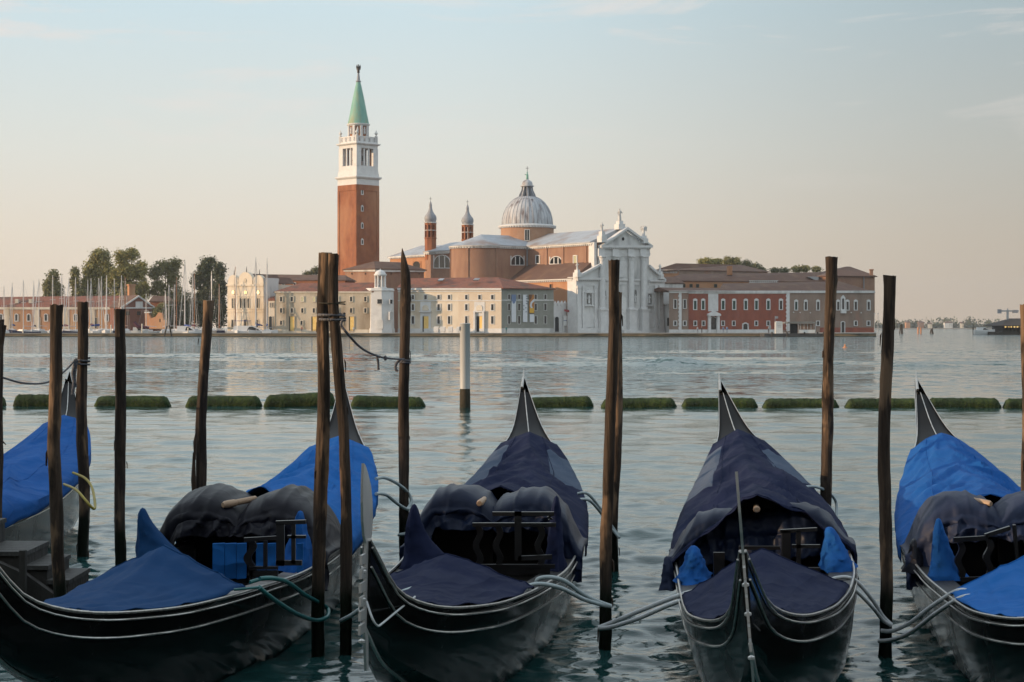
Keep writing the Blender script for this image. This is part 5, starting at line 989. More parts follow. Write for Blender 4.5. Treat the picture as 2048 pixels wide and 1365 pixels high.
def post(label, pts, w, D, seed, top='flat', lowz=-1.4):
    """pts: (px, py) from top to waterline; w: widths in px at top and foot"""
    rnd = random.Random(seed); q = [P(x, y, D) for x, y in pts]
    if q[-1].z > lowz: q.append(q[-1]+(q[-1]-q[-2]).normalized()*((q[-1].z-lowz)/max(.2, -(q[-1]-q[-2]).normalized().z)))
    # resample
    dens = []; 
    for i in range(len(q)-1):
        n = max(2, int((q[i]-q[i+1]).length/.07))
        for k in range(n): dens.append(q[i].lerp(q[i+1], k/n))
    dens.append(q[-1]); N_ = len(dens); rings = []; z1, z0 = q[0].z, q[-1].z
    knots = [(rnd.uniform(z0+.8, z1-.2), rnd.uniform(0, 6.28), rnd.uniform(.08, .18)) for _ in range(9)]
    for i, p in enumerate(dens):
        t = (z1-p.z)/(z1-z0); r0 = (w[0]+(w[1]-w[0])*min(1, t*1.25))/2/F*D; ring = []
        wob = noise.noise(Vector((seed*3.1, p.z*.9, 0)))*.03
        for k in range(18):
            a = k*math.pi/9; n_ = noise.noise(Vector((math.cos(a)*1.1+seed*7, math.sin(a)*1.1, p.z*1.1)))*.17+noise.noise(Vector((math.cos(a)*3+seed, math.sin(a)*3, p.z*3.2)))*.13+noise.noise(Vector((math.cos(a)*6+seed, math.sin(a)*6, p.z*9)))*.08
            for kz, ka, kh in knots:
                d2 = ((p.z-kz)/.07)**2+((((a-ka+math.pi) % (2*math.pi))-math.pi)/.5)**2
                if d2 < 6: n_ += kh*math.exp(-d2)
            dz = 0
            if top == 'point' and t < .055:
                f_ = t/.055; ring_r = r0*(f_**.8*.94+.06); off = -(1-f_)*r0*.35
                ring.append(p+Vector((ring_r*(1+n_)*math.cos(a)+off, ring_r*(1+n_)*math.sin(a), 0))); continue
            if i == 0: dz = rnd.uniform(-.007, .007)
            fl = 1+.10*max(0, 1-t*30)
            ring.append(p+Vector(((r0*fl*(1+n_))*math.cos(a)+wob, (r0*fl*(1+n_))*math.sin(a), dz)))
        rings.append(ring)
    m = MB(); m.rings(rings); b = thing('mooring_post', label, 'mooring post', (q[-1].x, q[-1].y, 0), 'wooden mooring posts among the gondolas')
    m.build('trunk', WOOD, b, smooth=50)
    for _ in range(3):
        p = dens[rnd.randrange(3, N_*2//3)]; a = rnd.choice((0, math.pi))+rnd.uniform(-.5, .5); r0 = w[1]/2/F*D
        d = Vector((math.cos(a), math.sin(a), 0)); m = MB(); s = p+d*r0*.9; l = rnd.uniform(.05, .13)
        m.prism([s, s+d*.012+Vector((0, 0, -l*.2)), s+d*.014+Vector((0, 0, -l*.9)), s+d*.01+Vector((0, 0, -l))], Vector((-d.y, d.x, 0))*.02); m.build('splinter', BARKP, b)
    return b
post('mooring post nearest the left, standing by the wooden steps', [(110, 610), (112, 760), (108, 900), (116, 1060), (121, 1200)], (23, 28), 13.5, 1)
post('mooring post knotted with the frayed rope, behind the leftmost gondola', [(165, 605), (164, 800), (166, 960), (165, 1115)], (20, 22), 18.3, 2)
post('straight grey barked post standing alone between the two left gondolas', [(240, 619), (241, 800), (242, 1000), (243, 1158)], (20, 23), 16.8, 3)
b = post('leaning post with a split strip of bark on its left side', [(414, 602), (407, 720), (401, 850), (401, 960), (394, 1070)], (19, 24), 17.5, 4)
m = MB(); m.tube([P(388, 905, 17.44), P(387, 960, 17.42), P(390, 1040, 17.44)], [.012, .026, .014], 5); m.build('bark_strip', BARKP, b)
m = MB(); m.tube([P(394, 858, 17.42), P(389, 885, 17.4), P(390, 920, 17.42)], [.008, .014, .010], 5); m.build('bark_strip', BARKP, b)
post('left of the twin roped posts, with light worn wood at its foot', [(654, 507), (649, 640), (646, 800), (643, 1000), (642, 1150), (640, 1306)], (24, 27), 12.97, 5)
post('right of the twin roped posts, bowed and darker', [(668, 509), (669, 600), (676, 700), (684, 850), (687, 1000), (692, 1180), (695, 1310)], (19, 25), 12.85, 6)
post('sharply pointed post right of the twin posts', [(808, 497), (811, 560), (810, 700), (808, 900), (806, 1127)], (21, 20), 17.9, 7, 'point')
post('tall front post between the two navy gondolas', [(1229, 521), (1229, 640), (1226, 760), (1220, 900), (1213, 1100), (1208, 1308)], (20, 26), 12.97, 8)
post('thinner post half hidden behind the tall front post', [(1234, 585), (1235, 760), (1232, 920), (1228, 1138)], (18, 19), 17.4, 9)
post('tall post with flared top behind the second navy gondola', [(1662, 514), (1658, 640), (1656, 760), (1653, 900), (1654, 1060)], (21, 23), 17.0, 10)
post('rightmost whole mooring post, dark and straight', [(1775, 552), (1774, 760), (1772, 960), (1771, 1140), (1769, 1312)], (23, 25), 12.8, 11)
post('mooring post cut by the right edge of the photo', [(2053, 609), (2053, 760), (2053, 900), (2053, 1060)], (20, 22), 15.5, 12)
b = post('dark forked post cut by the left edge of the photo', [(-6, 640), (-6, 720), (-7, 860), (-8, 1000), (-8, 1130)], (20, 26), 16.5, 13)
m = MB(); m.tube([P(0, 690, 16.5), P(5, 668, 16.5), P(11, 651, 16.5)], [.035, .025, .012], 7); m.build('broken_branch', BARKP, b)
m = MB(); m.tube([P(0, 870, 16.4), P(4, 882, 16.4), P(12, 890, 16.4)], [.012, .010, .004], 5); m.build('broken_branch', BARKP, b)

# wooden steps
STEPW = mat("grey step planks", (.055, .055, .052), (.032, .032, .030), 5, .7, st=(4, 1, 1), bump=.3); STEPD = mat("dark step timber", (.035, .032, .028), (.020, .019, .017), 5, .7, st=(1, 1, .3), bump=.4)  # treads lighter grey, risers and stringer darker
b = thing('landing_steps', 'dark wooden steps going down to the water at the left edge', 'steps', (-3.6, 14.3, 0))
for k, (x0, x1, yt) in enumerate(((-130, -40, 1055), (-40, 50, 1103), (50, 95, 1131), (95, 136, 1160), (132, 176, 1188))):
    D = 14.1; a, c2 = P(x0, yt, D), P(x1, yt, D)
    s_ = part('step', b, STEPW, lambda m: [m.box(((a.x+c2.x)/2, D+.06+j*.145, a.z-.02), (c2.x-a.x+.02, .138, .035)) for j in range(5)])
    part('riser', s_, STEPD, lambda m: m.box(((a.x+c2.x)/2, D+.36, a.z/2-.25), (c2.x-a.x-.012, .70, a.z+.42)))
part('stringer', b, STEPD, lambda m: m.prism([P(-60, 1100, 13.98), P(52, 1150, 13.98), P(130, 1205, 13.98), P(176, 1230, 13.98), P(176, 1270, 13.98), P(-60, 1270, 13.98)], (0, .08, 0)))
part('newel', b, STEPD, lambda m: m.box(P(46, 1175, 13.9), (.05, .05, .6)))

# ------------------------------------------------------------- gondolas
KS = [0.0, .04, .08, .13, .2, .3, .42, .55, .67, .78, .87, .94, 1.0]
ZS = [1.30, .95, .81, .725, .65, .60, .555, .585, .68, .81, 1.02, 1.30, 1.85]
WR = [-.02, .09, .24, .38, .54, .70, .80, .83, .78, .65, .44, .16, -.12]
WL = [.06, .13, .21, .32, .43, .50, .56, .62, .58, .48, .34, .20, .16]
ZK = [.84, .58, .40, .22, .02, -.12, -.17, -.17, -.15, -.05, .22, .72, 1.72]
GL = 10.85
def spl(f_):
    h = np.diff(KS); d = np.diff(f_)/h; m = np.zeros(len(KS)); m[1:-1] = np.where(d[:-1]*d[1:] > 0, 2*d[:-1]*d[1:]/(d[:-1]+d[1:]+1e-12), 0); m[0] = d[0]; m[-1] = d[-1]
    def g(s):
        s = min(max(s, 0), 1); i = min(max(int(np.searchsorted(KS, s))-1, 0), len(KS)-2); t = (s-KS[i])/h[i]
        return float((2*t**3-3*t**2+1)*f_[i]+(t**3-2*t**2+t)*h[i]*m[i]+(-2*t**3+3*t**2)*f_[i+1]+(t**3-t**2)*h[i]*m[i+1])
    return g
zs, wr, wl, zk = spl(ZS), spl(WR), spl(WL), spl(ZK)
cen = lambda s: (wr(s)-wl(s))/2
hw = lambda s: max((wr(s)+wl(s))/2, .018)
POSE = {'G1': (-5.822, 12.513, .0023, .045), 'G2': (-2.761, 8.993, .0867, -.0035), 'G3': (-.765, 9.22, .0920, -.022), 'G4': (1.325, 8.787, .1225, .080), 'G5': (2.998, 8.783, .166, .034)}
def xf(g): x, y, a, r = POSE[g]; return Matrix.Translation((x, y, 0)) @ Matrix.Rotation(-a, 4, 'Z') @ Matrix.Rotation(-r, 4, 'Y')
def W(g, x, s, z): return xf(g) @ Vector((x, s*GL, z))
def gpt(g, s, side, dz=0, inn=0): return W(g, (wr(s)-inn) if side > 0 else -(wl(s)-inn), s, zs(s)+dz)
LACQ = bpy.data.materials.new("black lacquer"); LACQ.use_nodes = True
def lacq():
    nt = LACQ.node_tree; b = nt.nodes['Principled BSDF']; N = nt.nodes.new; L = nt.links.new
    b.inputs['Base Color'].default_value = (.003, .0035, .0035, 1); b.inputs['Coat Weight'].default_value = .06; b.inputs['Coat Roughness'].default_value = .06; b.inputs['Specular IOR Level'].default_value = .30
    tc = N('ShaderNodeTexCoord'); nz = N('ShaderNodeTexNoise'); nz.inputs['Scale'].default_value = 2.2; nz.inputs['Detail'].default_value = 6; L(tc.outputs['Object'], nz.inputs['Vector'])
    r = N('ShaderNodeMapRange'); r.inputs[1].default_value = .35; r.inputs[2].default_value = .7; r.inputs[3].default_value = .10; r.inputs[4].default_value = .34; L(nz.outputs[0], r.inputs[0]); L(r.outputs[0], b.inputs['Roughness'])
    n2 = N('ShaderNodeTexNoise'); n2.inputs['Scale'].default_value = 3; n2.inputs['Detail'].default_value = 2; mp = N('ShaderNodeMapping'); mp.inputs['Scale'].default_value = (1, .25, 2.2); L(tc.outputs['Object'], mp.inputs[0]); L(mp.outputs[0], n2.inputs['Vector'])
    bp = N('ShaderNodeBump'); bp.inputs['Strength'].default_value = .35; bp.inputs['Distance'].default_value = .02; L(n2.outputs[0], bp.inputs['Height']); L(bp.outputs[0], b.inputs['Normal'])
lacq()
DECKM = mat("black deck", (.012, .012, .013), (.022, .022, .023), 6, .5, bump=.15, st=(3, .4, 1)); SEATM = mat('black leather seat', (.008, .008, .009), rough=.45, spec=.25); TIPM = mat('black painted stern deck', (.004, .004, .0045), rough=.45, spec=.25); INNER = mat("dark inside planks", (.012, .011, .011), (.020, .018, .016), 5, .6)
RAILM = mat("worn silver rail", (.58, .57, .54), (.40, .39, .37), 9, .30, metal=.85, st=(1, 3, 1)); IRON = mat("polished iron", (.66, .66, .64), (.54, .54, .53), 4, .34, metal=.55, st=(1, 1, 1)); CHAIRM = mat("black carved wood", (.010, .010, .011), (.018, .017, .018), 5, .30)
PALEDECK = mat("worn pale deck boards", (.22, .21, .20), (.08, .08, .08), 7, .5, st=(1, 4, 1), lo=.42, hi=.6)
def gondola(g, label, ferro):
    x, y, a, r_ = POSE[g]; b = thing('gondola', label, 'gondola', (x, y, 0), 'moored black gondolas', rot=(0, -r_, -a))
    bl = lambda name, mt, fn, sm=False, par=None: (lambda mb: (fn(mb), mb.build(name, mt, par or b, local=True, smooth=sm))[1])(MB())
    SEC = ((1, 0), (.992, .12), (.97, .28), (.93, .48), (.85, .72), (.66, .95), (.34, 1), (0, 1))
    ss = [i/90 for i in range(91)]
    def pt(s, u, v, side): return (cen(s)+side*hw(s)*u, s*GL, zs(s)+(zk(s)-zs(s))*v)
    def hull(m):
        rows = []
        for s in ss: rows.append([pt(s, u, v, -1) for u, v in SEC]+[pt(s, u, v, 1) for u, v in SEC[-2::-1]])
        n = len(rows[0]); vs = [p for r in rows for p in r]; fs = [[i*n+k, i*n+k+1, (i+1)*n+k+1, (i+1)*n+k] for i in range(len(rows)-1) for k in range(n-1)]
        fs += [list(range(n)), list(range((len(rows)-1)*n, len(rows)*n))]; m.mesh(vs, fs)
    bl('hull', LACQ, hull, 40)
    def deck(s0, s1, crown, pw):
        def fn(m):
            N_ = 26; C_ = 9; vs = []; fs = []
            for i in range(N_+1):
                s = s0+(s1-s0)*i/N_
                for k in range(C_):
                    t = -1+2*k/(C_-1); vs.append((cen(s)+hw(s)*t*.985, s*GL, zs(s)-.012+crown*hw(s)*(1-abs(t)**pw)))
            for i in range(N_):
                for k in range(C_-1): fs.append([i*C_+k, i*C_+k+1, (i+1)*C_+k+1, (i+1)*C_+k])
            m.mesh(vs, fs); m.mesh([vs[k] for k in range(C_)]+[(cen(s0)+.45*hw(s0)*q, s0*GL, .15) for q in (1, -1)], [list(range(C_+2))]) if s0 > .5 else m.mesh([vs[N_*C_+k] for k in range(C_)]+[(cen(s1)+.45*hw(s1)*q, s1*GL, .15) for q in (1, -1)], [list(range(C_+2))])
        return fn
    bl('foredeck', DECKM, deck(.012, .23, .14, 2), 50); bl('afterdeck', TIPM, deck(.70, .985, .26, 1.3), 50)
    bl('afterdeck_rib', RAILM, lambda m: m.tube([(cen(s), s*GL, zs(s)-.006+.26*hw(s)) for s in [.86+.014*i for i in range(10)]], [.006]*9+[.004], 6), 60)
    for sd in (-1, 1):
        def side(m):
            vs = []; fs = []
            for i in range(31):
                s = .22+.49*i/30; o = cen(s)+sd*hw(s)*.985; w = .19
                vs += [(o, s*GL, zs(s)-.014), (o-sd*w, s*GL, zs(s)-.008), (o-sd*w, s*GL, zs(s)-.07), (o-sd*(w+.02), s*GL, .12)]
            for i in range(30):
                for k in range(3): fs.append([i*4+k, i*4+k+1, i*4+k+5, i*4+k+4])
            m.mesh(vs, fs)
        bl('side_deck', PALEDECK if g == 'G2' else DECKM, side)
        off = lambda s, o, dz: (cen(s)+sd*(hw(s)+o), s*GL, zs(s)+dz)
        bl('gunwale_rail', RAILM, lambda m: m.tube([off(s, -.008, .012) for s in ss], [.0105 if s < .82 else max(.0035, .0105-.042*(s-.82)) for s in ss], 7), 60)
        bl('outer_moulding', RAILM, lambda m: m.tube([off(s, .010, -.030) for s in ss if s < .88], [.0065 if s < .8 else .0065-.05*(s-.8) for s in ss if s < .88], 6), 60)
        def strake(m):
            P_ = []
            for s in ss:
                h_ = zs(s)-zk(s); v = min(.135/h_, .8); u = np.interp(v, [q[1] for q in SEC], [q[0] for q in SEC]); p = pt(s, float(u), v, sd); P_.append((p[0]+sd*.006, p[1], p[2]))
            m.tube(P_, .007, 6)
        bl('rubbing_strake', RAILM, strake, 60)
    def floor(m):
        vs = []; fs = []
        for i in range(21):
            s = .22+.49*i/20; vs += [(cen(s)-hw(s)*.8, s*GL, .12), (cen(s)+hw(s)*.8, s*GL, .12)]
        m.mesh(vs, [[i*2, i*2+1, i*2+3, i*2+2] for i in range(20)])
    bl('floor', INNER, floor)
    if g != 'G1':
        cs, hs = cen(.505), hw(.505)
        sf = bl('seat', INNER, lambda m: (m.box((cs, .50*GL, .24), (hs*1.35, .62, .22)),))
        bl('seat_back', SEATM, lambda m: [m.prism([(cs+q*hs*.40-hs*.37, .512*GL, .34), (cs+q*hs*.40+hs*.37, .512*GL, .34), (cs+q*hs*.40+hs*.34, .522*GL, .86), (cs+q*hs*.40-hs*.34, .522*GL, .86)], (0, .07, 0)) for q in (-1, 1)], par=sf)
    bl('stern_tip', RAILM, lambda m: m.tube([(cen(1)-.002, GL*.985, zs(.985)+.05), (cen(1), GL*1.0, zs(1)+.02), (cen(1), GL*1.004, zs(1)+.11)], [.016, .012, .003], 6))
    if ferro:
        X0 = cen(0)
        fe = bl('bow_iron', IRON, lambda m: m.prism([(X0-.007, y_, z_) for y_, z_ in ((-.185, 1.735), (-.195, 1.63), (-.19, 1.53), (-.165, 1.425), (-.12, 1.345), (-.06, 1.30), (-.05, .84), (.035, .60), (.09, .60), (.045, .90), (.05, 1.27), (.11, 1.33), (.125, 1.42), (.105, 1.505), (.04, 1.60), (-.06, 1.675), (-.14, 1.722))], (.014, 0, 0)))
        for k in range(6):
            z = 1.245-k*.074; bl('tooth', IRON, lambda m: m.prism([(X0-.007, -.045, z), (X0-.007, -.175, z+.004), (X0-.007, -.185, z-.045), (X0-.007, -.045, z-.052)], (.014, 0, 0)), par=fe)
        bl('rear_tooth', IRON, lambda m: m.prism([(X0-.007, .045, 1.265), (X0-.007, .19, 1.26), (X0-.007, .19, 1.20), (X0-.007, .045, 1.205)], (.014, 0, 0)), par=fe)
        for k in (0, 2, 5): bl('rivet', IRON, lambda m: m.lathe((X0, -.10, 1.215-k*.074-.062), [(.004, -.014), (.018, -.006), (.018, .006), (.004, .014)], 10), par=fe)
    bl('stem_band', IRON if ferro else RAILM, lambda m: m.tube([(cen(s), s*GL-.012, zk(s)) for s in [i*.012 for i in range(18)]], .011, 6), 60)
    return b
gondola('G1', 'gondola at the left edge, only its stern and bright blue cover in view', False)
gondola('G2', 'gondola lying broadside at lower left under blue and charcoal covers', False)
gondola('G3', 'navy covered gondola with a broad toothed bow iron, centre of the row', True)
gondola('G4', 'navy covered gondola pointing almost straight at the viewer', True)
gondola('G5', 'gondola at the right edge under bright blue covers', False)

# ------------------------------------------------------------- covers and things lying in the gondolas
def cloth(name, c1, c2, rough=.85, cr=.22):
    m = mat(name, c1, c2, 2.2, rough, lo=.3, hi=.7); nt = m.node_tree; b = nt.nodes['Principled BSDF']; N = nt.nodes.new; L = nt.links.new
    tc = N('ShaderNodeTexCoord'); prev = None
    for sc, dist, st, ds in ((1.6, .12, (1, .7, 1), .5), (4.0, .03, (1, .6, 1), .8)):   # creases: sharp ridged folds, then fine puckering
        mp = N('ShaderNodeMapping'); mp.inputs['Scale'].default_value = st; L(tc.outputs['Object'], mp.inputs[0])
        nz_ = N('ShaderNodeTexNoise'); nz_.inputs['Scale'].default_value = sc; nz_.inputs['Detail'].default_value = 2; nz_.inputs['Roughness'].default_value = .4; nz_.inputs['Distortion'].default_value = ds; L(mp.outputs[0], nz_.inputs['Vector'])
        s1 = N('ShaderNodeMath'); s1.operation = 'SUBTRACT'; s1.inputs[1].default_value = .5; L(nz_.outputs[0], s1.inputs[0])
        s2 = N('ShaderNodeMath'); s2.operation = 'ABSOLUTE'; L(s1.outputs[0], s2.inputs[0])
        s3 = N('ShaderNodeMapRange'); s3.inputs[1].default_value = 0; s3.inputs[2].default_value = .16; s3.inputs[3].default_value = 1; s3.inputs[4].default_value = 0; L(s2.outputs[0], s3.inputs[0])
        bp = N('ShaderNodeBump'); bp.inputs['Strength'].default_value = cr; bp.inputs['Distance'].default_value = dist; L(s3.outputs[0], bp.inputs['Height'])
        if prev: L(prev.outputs[0], bp.inputs['Normal'])
        prev = bp
    L(prev.outputs[0], b.inputs['Normal'])
    b.inputs['Specular IOR Level'].default_value = .12 if rough > .6 else .16; return m
BLUE = cloth("bright blue tarpaulin", (.012, .095, .33), (.010, .075, .27)); BLUE2 = cloth("deep blue tarpaulin", (.009, .050, .145), (.008, .040, .118), .85, .10); BLUE3 = cloth("sky blue tarpaulin", (.014, .125, .40), (.012, .10, .34))
NAVY = cloth("navy canvas", (.012, .018, .052), (.009, .0135, .040)); NAVYS = cloth("shiny navy vinyl", (.008, .016, .042), (.006, .011, .030), .42, .10); CHAR = cloth("charcoal vinyl", (.013, .013, .020), (.009, .010, .015), .45, .14); GREYC = cloth("slate blue patch", (.075, .10, .15), (.06, .085, .13)); GREYB = cloth("grey blue canvas", (.020, .030, .068), (.015, .023, .052), .55, .12)
def cover(g, name, label, cat, fn, nu, nv, mats, group=None, face_mat=None, sm=60):
    m = MB(); vs = [fn(i/nu, -1+2*j/nv) for i in range(nu+1) for j in range(nv+1)]; k = nv+1
    for i in range(nu):
        for j in range(nv):
            m.mi = face_mat((i+.5)/nu, -1+2*(j+.5)/nv) if face_mat else 0
            n = len(m.v); m.f.append([i*k+j, i*k+j+1, (i+1)*k+j+1, (i+1)*k+j]); m.m.append(m.mi)
    m.v = vs; o = m.build(name, mats, None, local=True, smooth=sm)
    x, y, a, r = POSE[g]; o.location = (x, y, 0); o.rotation_euler = (0, -r, -a)
    tag(o, label, cat, group)
    if name != 'seat_cover':
        for v0 in ((-.42, .44) if name == 'stern_cover' else ()):
            sm_ = MB(); sm_.tube([Vector(fn(i/40, v0+.03*math.sin(i*.3)))+Vector((0, 0, .004)) for i in range(41)], .0045, 5); sm_.build('seam', mats[0] if isinstance(mats, list) else mats, o, local=True, smooth=60)
        hm = MB(); uh = .84 if name == 'foredeck_cover' else .012; hm.tube([Vector(fn(uh, -.97+1.94*j/40))+Vector((0, 0, .004)) for j in range(41)], .006, 5); hm.build('hem', mats[0] if isinstance(mats, list) else mats, o, local=True, smooth=60)
    sol = o.modifiers.new('thick', 'SOLIDIFY'); sol.thickness = .006; sol.offset = 0
    return o
nz = lambda a, b_, c=0: noise.noise(Vector((a, b_, c)))
def ridge_fold(a, b_, c): v = abs(noise.noise(Vector((a, b_, c)))); return ((.27-min(v, .27))/.27)**1.1
def stern_cover(g, label, mat_, s0, s1, h0, h1, seed, lift=0, patches=None, bulge=0, group='covers over the gondola sterns', drop=.13):
    def fn(u, v):
        s = s0+(s1-s0)*u; V = v*1.16; av = min(abs(V), 1); sd = 1 if V > 0 else -1
        h = h0+(h1-h0)*u-.035*math.sin(math.pi*u); c, w = cen(s), hw(s)
        prof = (1-av)*.86+(1-av**2.2)*.14+bulge*math.sin(math.pi*av)*(.5+.5*math.sin(u*5+seed))
        x = c+w*1.02*av*sd; z = zs(s)+.03+h*prof
        # folds hanging from the ridge, running aslant to the gunwale
        f_ = ridge_fold(u*5.5+av*1.6+seed*3.7, av*.9+sd*5+seed, seed)*.080+ridge_fold(u*12+av*2+seed*1.3, av*1.6+sd*3, seed+4)*.026+nz(u*5+seed, V*2.5)*.03
        z += f_*(.25+.75*math.sin(math.pi*min(1, av*.9+.08)))*(1-u**6)
        if abs(V) > 1: q = (abs(V)-1)/.16; x = c+sd*(w*1.02+.014+.010*nz(u*14, seed)); z = zs(s)+.03-q*drop*(1+.6*nz(u*8+seed, sd*3))
        y = s*GL+.03*nz(V*3, u*3, seed)+(lift*(1-av)**1.0*(1-u)**6 if lift else 0)
        return (x, y, z)
    return cover(g, 'stern_cover', label, 'boat cover', fn, 60, 44, mat_, group, patches)
pt3 = lambda u, v: 1 if (v < -.40 and .52 < u < .93 and v > -1.0-.3*u) or (v > .42 and .62 < u < .97 and (u-.62) > (v-.8)*.3) else 0
stern_cover('G3', 'navy stern cover with two slate patches on the centre gondola', [NAVY, GREYC], .536, .905, .42, .13, 3, patches=lambda u, v: 1 if (v < -.48 and .50 < u < .93) or (v > .40 and .60 < u < .88) else 0)
stern_cover('G4', 'navy stern cover with slate patches, arched open at its front', [NAVY, GREYC], .468, .915, .50, .14, 5, patches=lambda u, v: 1 if (v < -.50 and .58 < u < .94) or (v > .42 and .66 < u < .90 and v < .98) else 0)
stern_cover('G2', 'bright blue stern cover of the broadside gondola', BLUE3, .536, .90, .43, .12, 7)
stern_cover('G5', 'bright blue stern cover of the gondola at the right edge', BLUE, .530, .90, .43, .17, 9, bulge=.12)
stern_cover('G1', 'bright blue cover reaching low over the leftmost gondola', BLUE, .30, .915, .34, .10, 11)
def hump_cover(g, label, mat_, s0, s1, hh, zb, seed, valley=.80, wide=1.06, group='double humped covers over the seats', skirt=True):
    valley -= .10
    tx = [0, .10, .26, .42, .56, .70, .82, .93, 1.0, 1.08]; ty = [valley, valley+.10*(1-valley)/.2, .95, 1.0, .985, .90, .70, .36, .12, .0]
    def fn(u, v):
        V = v*wide; av = abs(V); sd = 1 if V > 0 else -1; sm = (s0+s1)/2
        top = float(np.interp(av, tx, ty)); zg = zs(sm)
        if u < .22: q = u/.22; y = s1*GL+.03*(1-q); z = zg+.02+hh*top*.70*q
        elif u < .52:
            q = (u-.22)/.30; an = math.pi*q; y = ((s1+s0)/2+(s1-s0)/2*math.cos(an))*GL; z = zg+.02+hh*top*(.70+.30*math.sin(an)**.8)
        else:
            q = (u-.52)/.48; y = s0*GL-.02*math.sin(min(1, q*3)*math.pi)+.012*min(1, q*4)-.05*q; z0 = zg+.02+hh*top*.70; ze_ = min(zb, z0-.02)+.035*nz(V*4, seed) if av < .66 else (min(zb, z0-.02)+(zg-.20-min(zb, z0-.02))*min(1, (av-.66)/.16)) if av < 1 else zg-.22; z = z0+(ze_-z0)*q
        s = y/GL; x = cen(sm)+hw(sm)*V*(1.0+.02*nz(u*4, V*2, seed))
        if u > .40:
            q = min(1, (u-.40)/.4); f_ = .014*q*math.sin(V*21+3*nz(V*3, u*1.2, seed)+seed)+.03*q*nz(V*5+seed, u*2)
            y += f_-.06*q*ridge_fold(V*4+u*1.2+seed, u*1.1, seed)-.018*q*ridge_fold(V*9-u+seed, u*1.5, seed+3)
        z += .022*ridge_fold(V*4+u*2+seed, u*3-V*1.2, seed)+.015*nz(V*4, u*5, seed)
        return (x, y, z)
    return cover(g, 'seat_cover', label, 'boat cover', fn, 56, 120, mat_, group)
hump_cover('G3', 'shiny navy double humped seat cover on the centre gondola', NAVYS, .475, .545, .50, .76, 2)
hump_cover('G2', 'charcoal double humped seat cover with gathered front on the broadside gondola', CHAR, .455, .545, .52, .76, 4)
hump_cover('G4', 'dark navy seat cover hanging in creases under the arched stern cover', NAVYS, .485, .53, .36, .55, 6, .97)
hump_cover('G5', 'slate blue double humped seat cover on the right edge gondola', GREYB, .465, .54, .51, .74, 8, .80)
def bow_cover(g, label, mat_, s0, s1, hp, seed, pk=0, flap=.22, group='tarpaulins over the foredecks', wn=1.0):
    def fn(u, v):
        u2 = min(u/.86, 1); s = s0+(s1-s0)*u2; c, w = cen(s), hw(s)*wn; av = abs(v); sd = 1 if v > 0 else -1
        sag = -.05*math.sin(math.pi*u2)*(1-av)
        z = zs(s)+.022+hp*u2**1.05*((1-av)*.95+(1-av**2)*.05)+sag+(.012 if u2 > .87 else 0); x = c+w*.985*v+pk*u2*(1-av); y = s*GL
        z += .016*ridge_fold(u2*3+av*2.4+seed, av*3-u2*2+sd, seed)*min(1, av*4)+.008*nz(u2*6, v*4, seed)
        if u > .86:
            q = (u-.86)/.14; y += .03*q+.03*nz(v*5, seed)*q; z -= q*flap*(1-av*.9)*(1+.25*nz(v*6, q, seed))
        return (x, y, z)
    return cover(g, 'foredeck_cover', label, 'boat cover', fn, 40, 40, mat_, group)
bow_cover('G3', 'navy tarpaulin tented over the centre gondola foredeck', NAVY, .075, .265, .22, 1, -.06)
bow_cover('G4', 'navy tarpaulin either side of the bow iron pointing at the viewer', NAVY, .06, .275, .30, 2)
bow_cover('G2', 'smooth deep blue tarpaulin over the broadside gondola foredeck', BLUE2, .085, .275, .30, 3)
bow_cover('G5', 'bright blue tarpaulin over the foredeck at the right edge', BLUE3, .10, .275, .28, 4)
def fin_cover(g, s, side, h, r, mat_, label, lean=(0, 0), tail=0, seed=0, inn=.12, lower=.0):
    base = Vector(((wr(s)-inn) if side > 0 else -(wl(s)-inn), s*GL, zs(s)-.01-lower)); rings = []; NN = 20
    for i in range(24):
        t = i/23; t = 1-(1-t)**1.7; rad = r*(.48*(1-t)**2.6+.50*max(0, 1-t**3.2)**.45) if t < .99 else r*.03
        c = base+Vector((lean[0]*t, lean[1]*t, h*t)); ring = []
        for k in range(NN):
            a = 2*math.pi*k/NN; f_ = 1+.22*nz(math.cos(a)*2+seed, math.sin(a)*2, t*2.2+seed)+.10*math.sin(a*5+t*3+seed)*(1-t)+.22*ridge_fold(math.cos(a)*1.6+t*1.5+seed, math.sin(a)*1.6, t*2.5)
            q = Vector((rad*.62*f_*math.cos(a), rad*f_*math.sin(a)*1.1, 0))
            if tail and q.y > -.5: q.x += -side*tail*max(0, math.cos(a)*-side)*(1-t)**2.2
            ring.append(c+q)
        rings.append(ring)
    m = MB(); m.rings(rings); o = m.build('oarlock_cover', mat_, None, local=True, smooth=60); x, y, a, rr_ = POSE[g]; o.location = (x, y, 0); o.rotation_euler = (0, -rr_, -a)
    return tag(o, label, 'cover', 'pointed cloth covers on the gondola sides')
fin_cover('G3', .40, -1, .50, .16, NAVY, 'navy pointed cover on the left side of the centre gondola', tail=.28, seed=1)
fin_cover('G3', .42, 1, .58, .15, NAVY, 'navy pointed cover on the right side of the centre gondola', seed=2)
fin_cover('G2', .40, -1, .50, .17, BLUE2, 'blue crumpled pointed cover standing on the broadside gondola far side', tail=.42, seed=3, lean=(-.06, 0))
fin_cover('G2', .43, 1, .46, .17, BLUE, 'blue pointed cover beside the chairs of the broadside gondola', seed=4, tail=.1)
fin_cover('G4', .40, -1, .27, .22, BLUE, 'blue cloth cover on the left side of the gondola facing the viewer', seed=5, lean=(.02, 0))
fin_cover('G4', .42, 1, .31, .22, BLUE, 'blue cloth cover on the right side of the gondola facing the viewer', seed=6, lean=(-.04, .1))
fin_cover('G5', .40, -1, .46, .15, BLUE, 'blue pointed cover on the left side of the right edge gondola', seed=7, tail=.12)
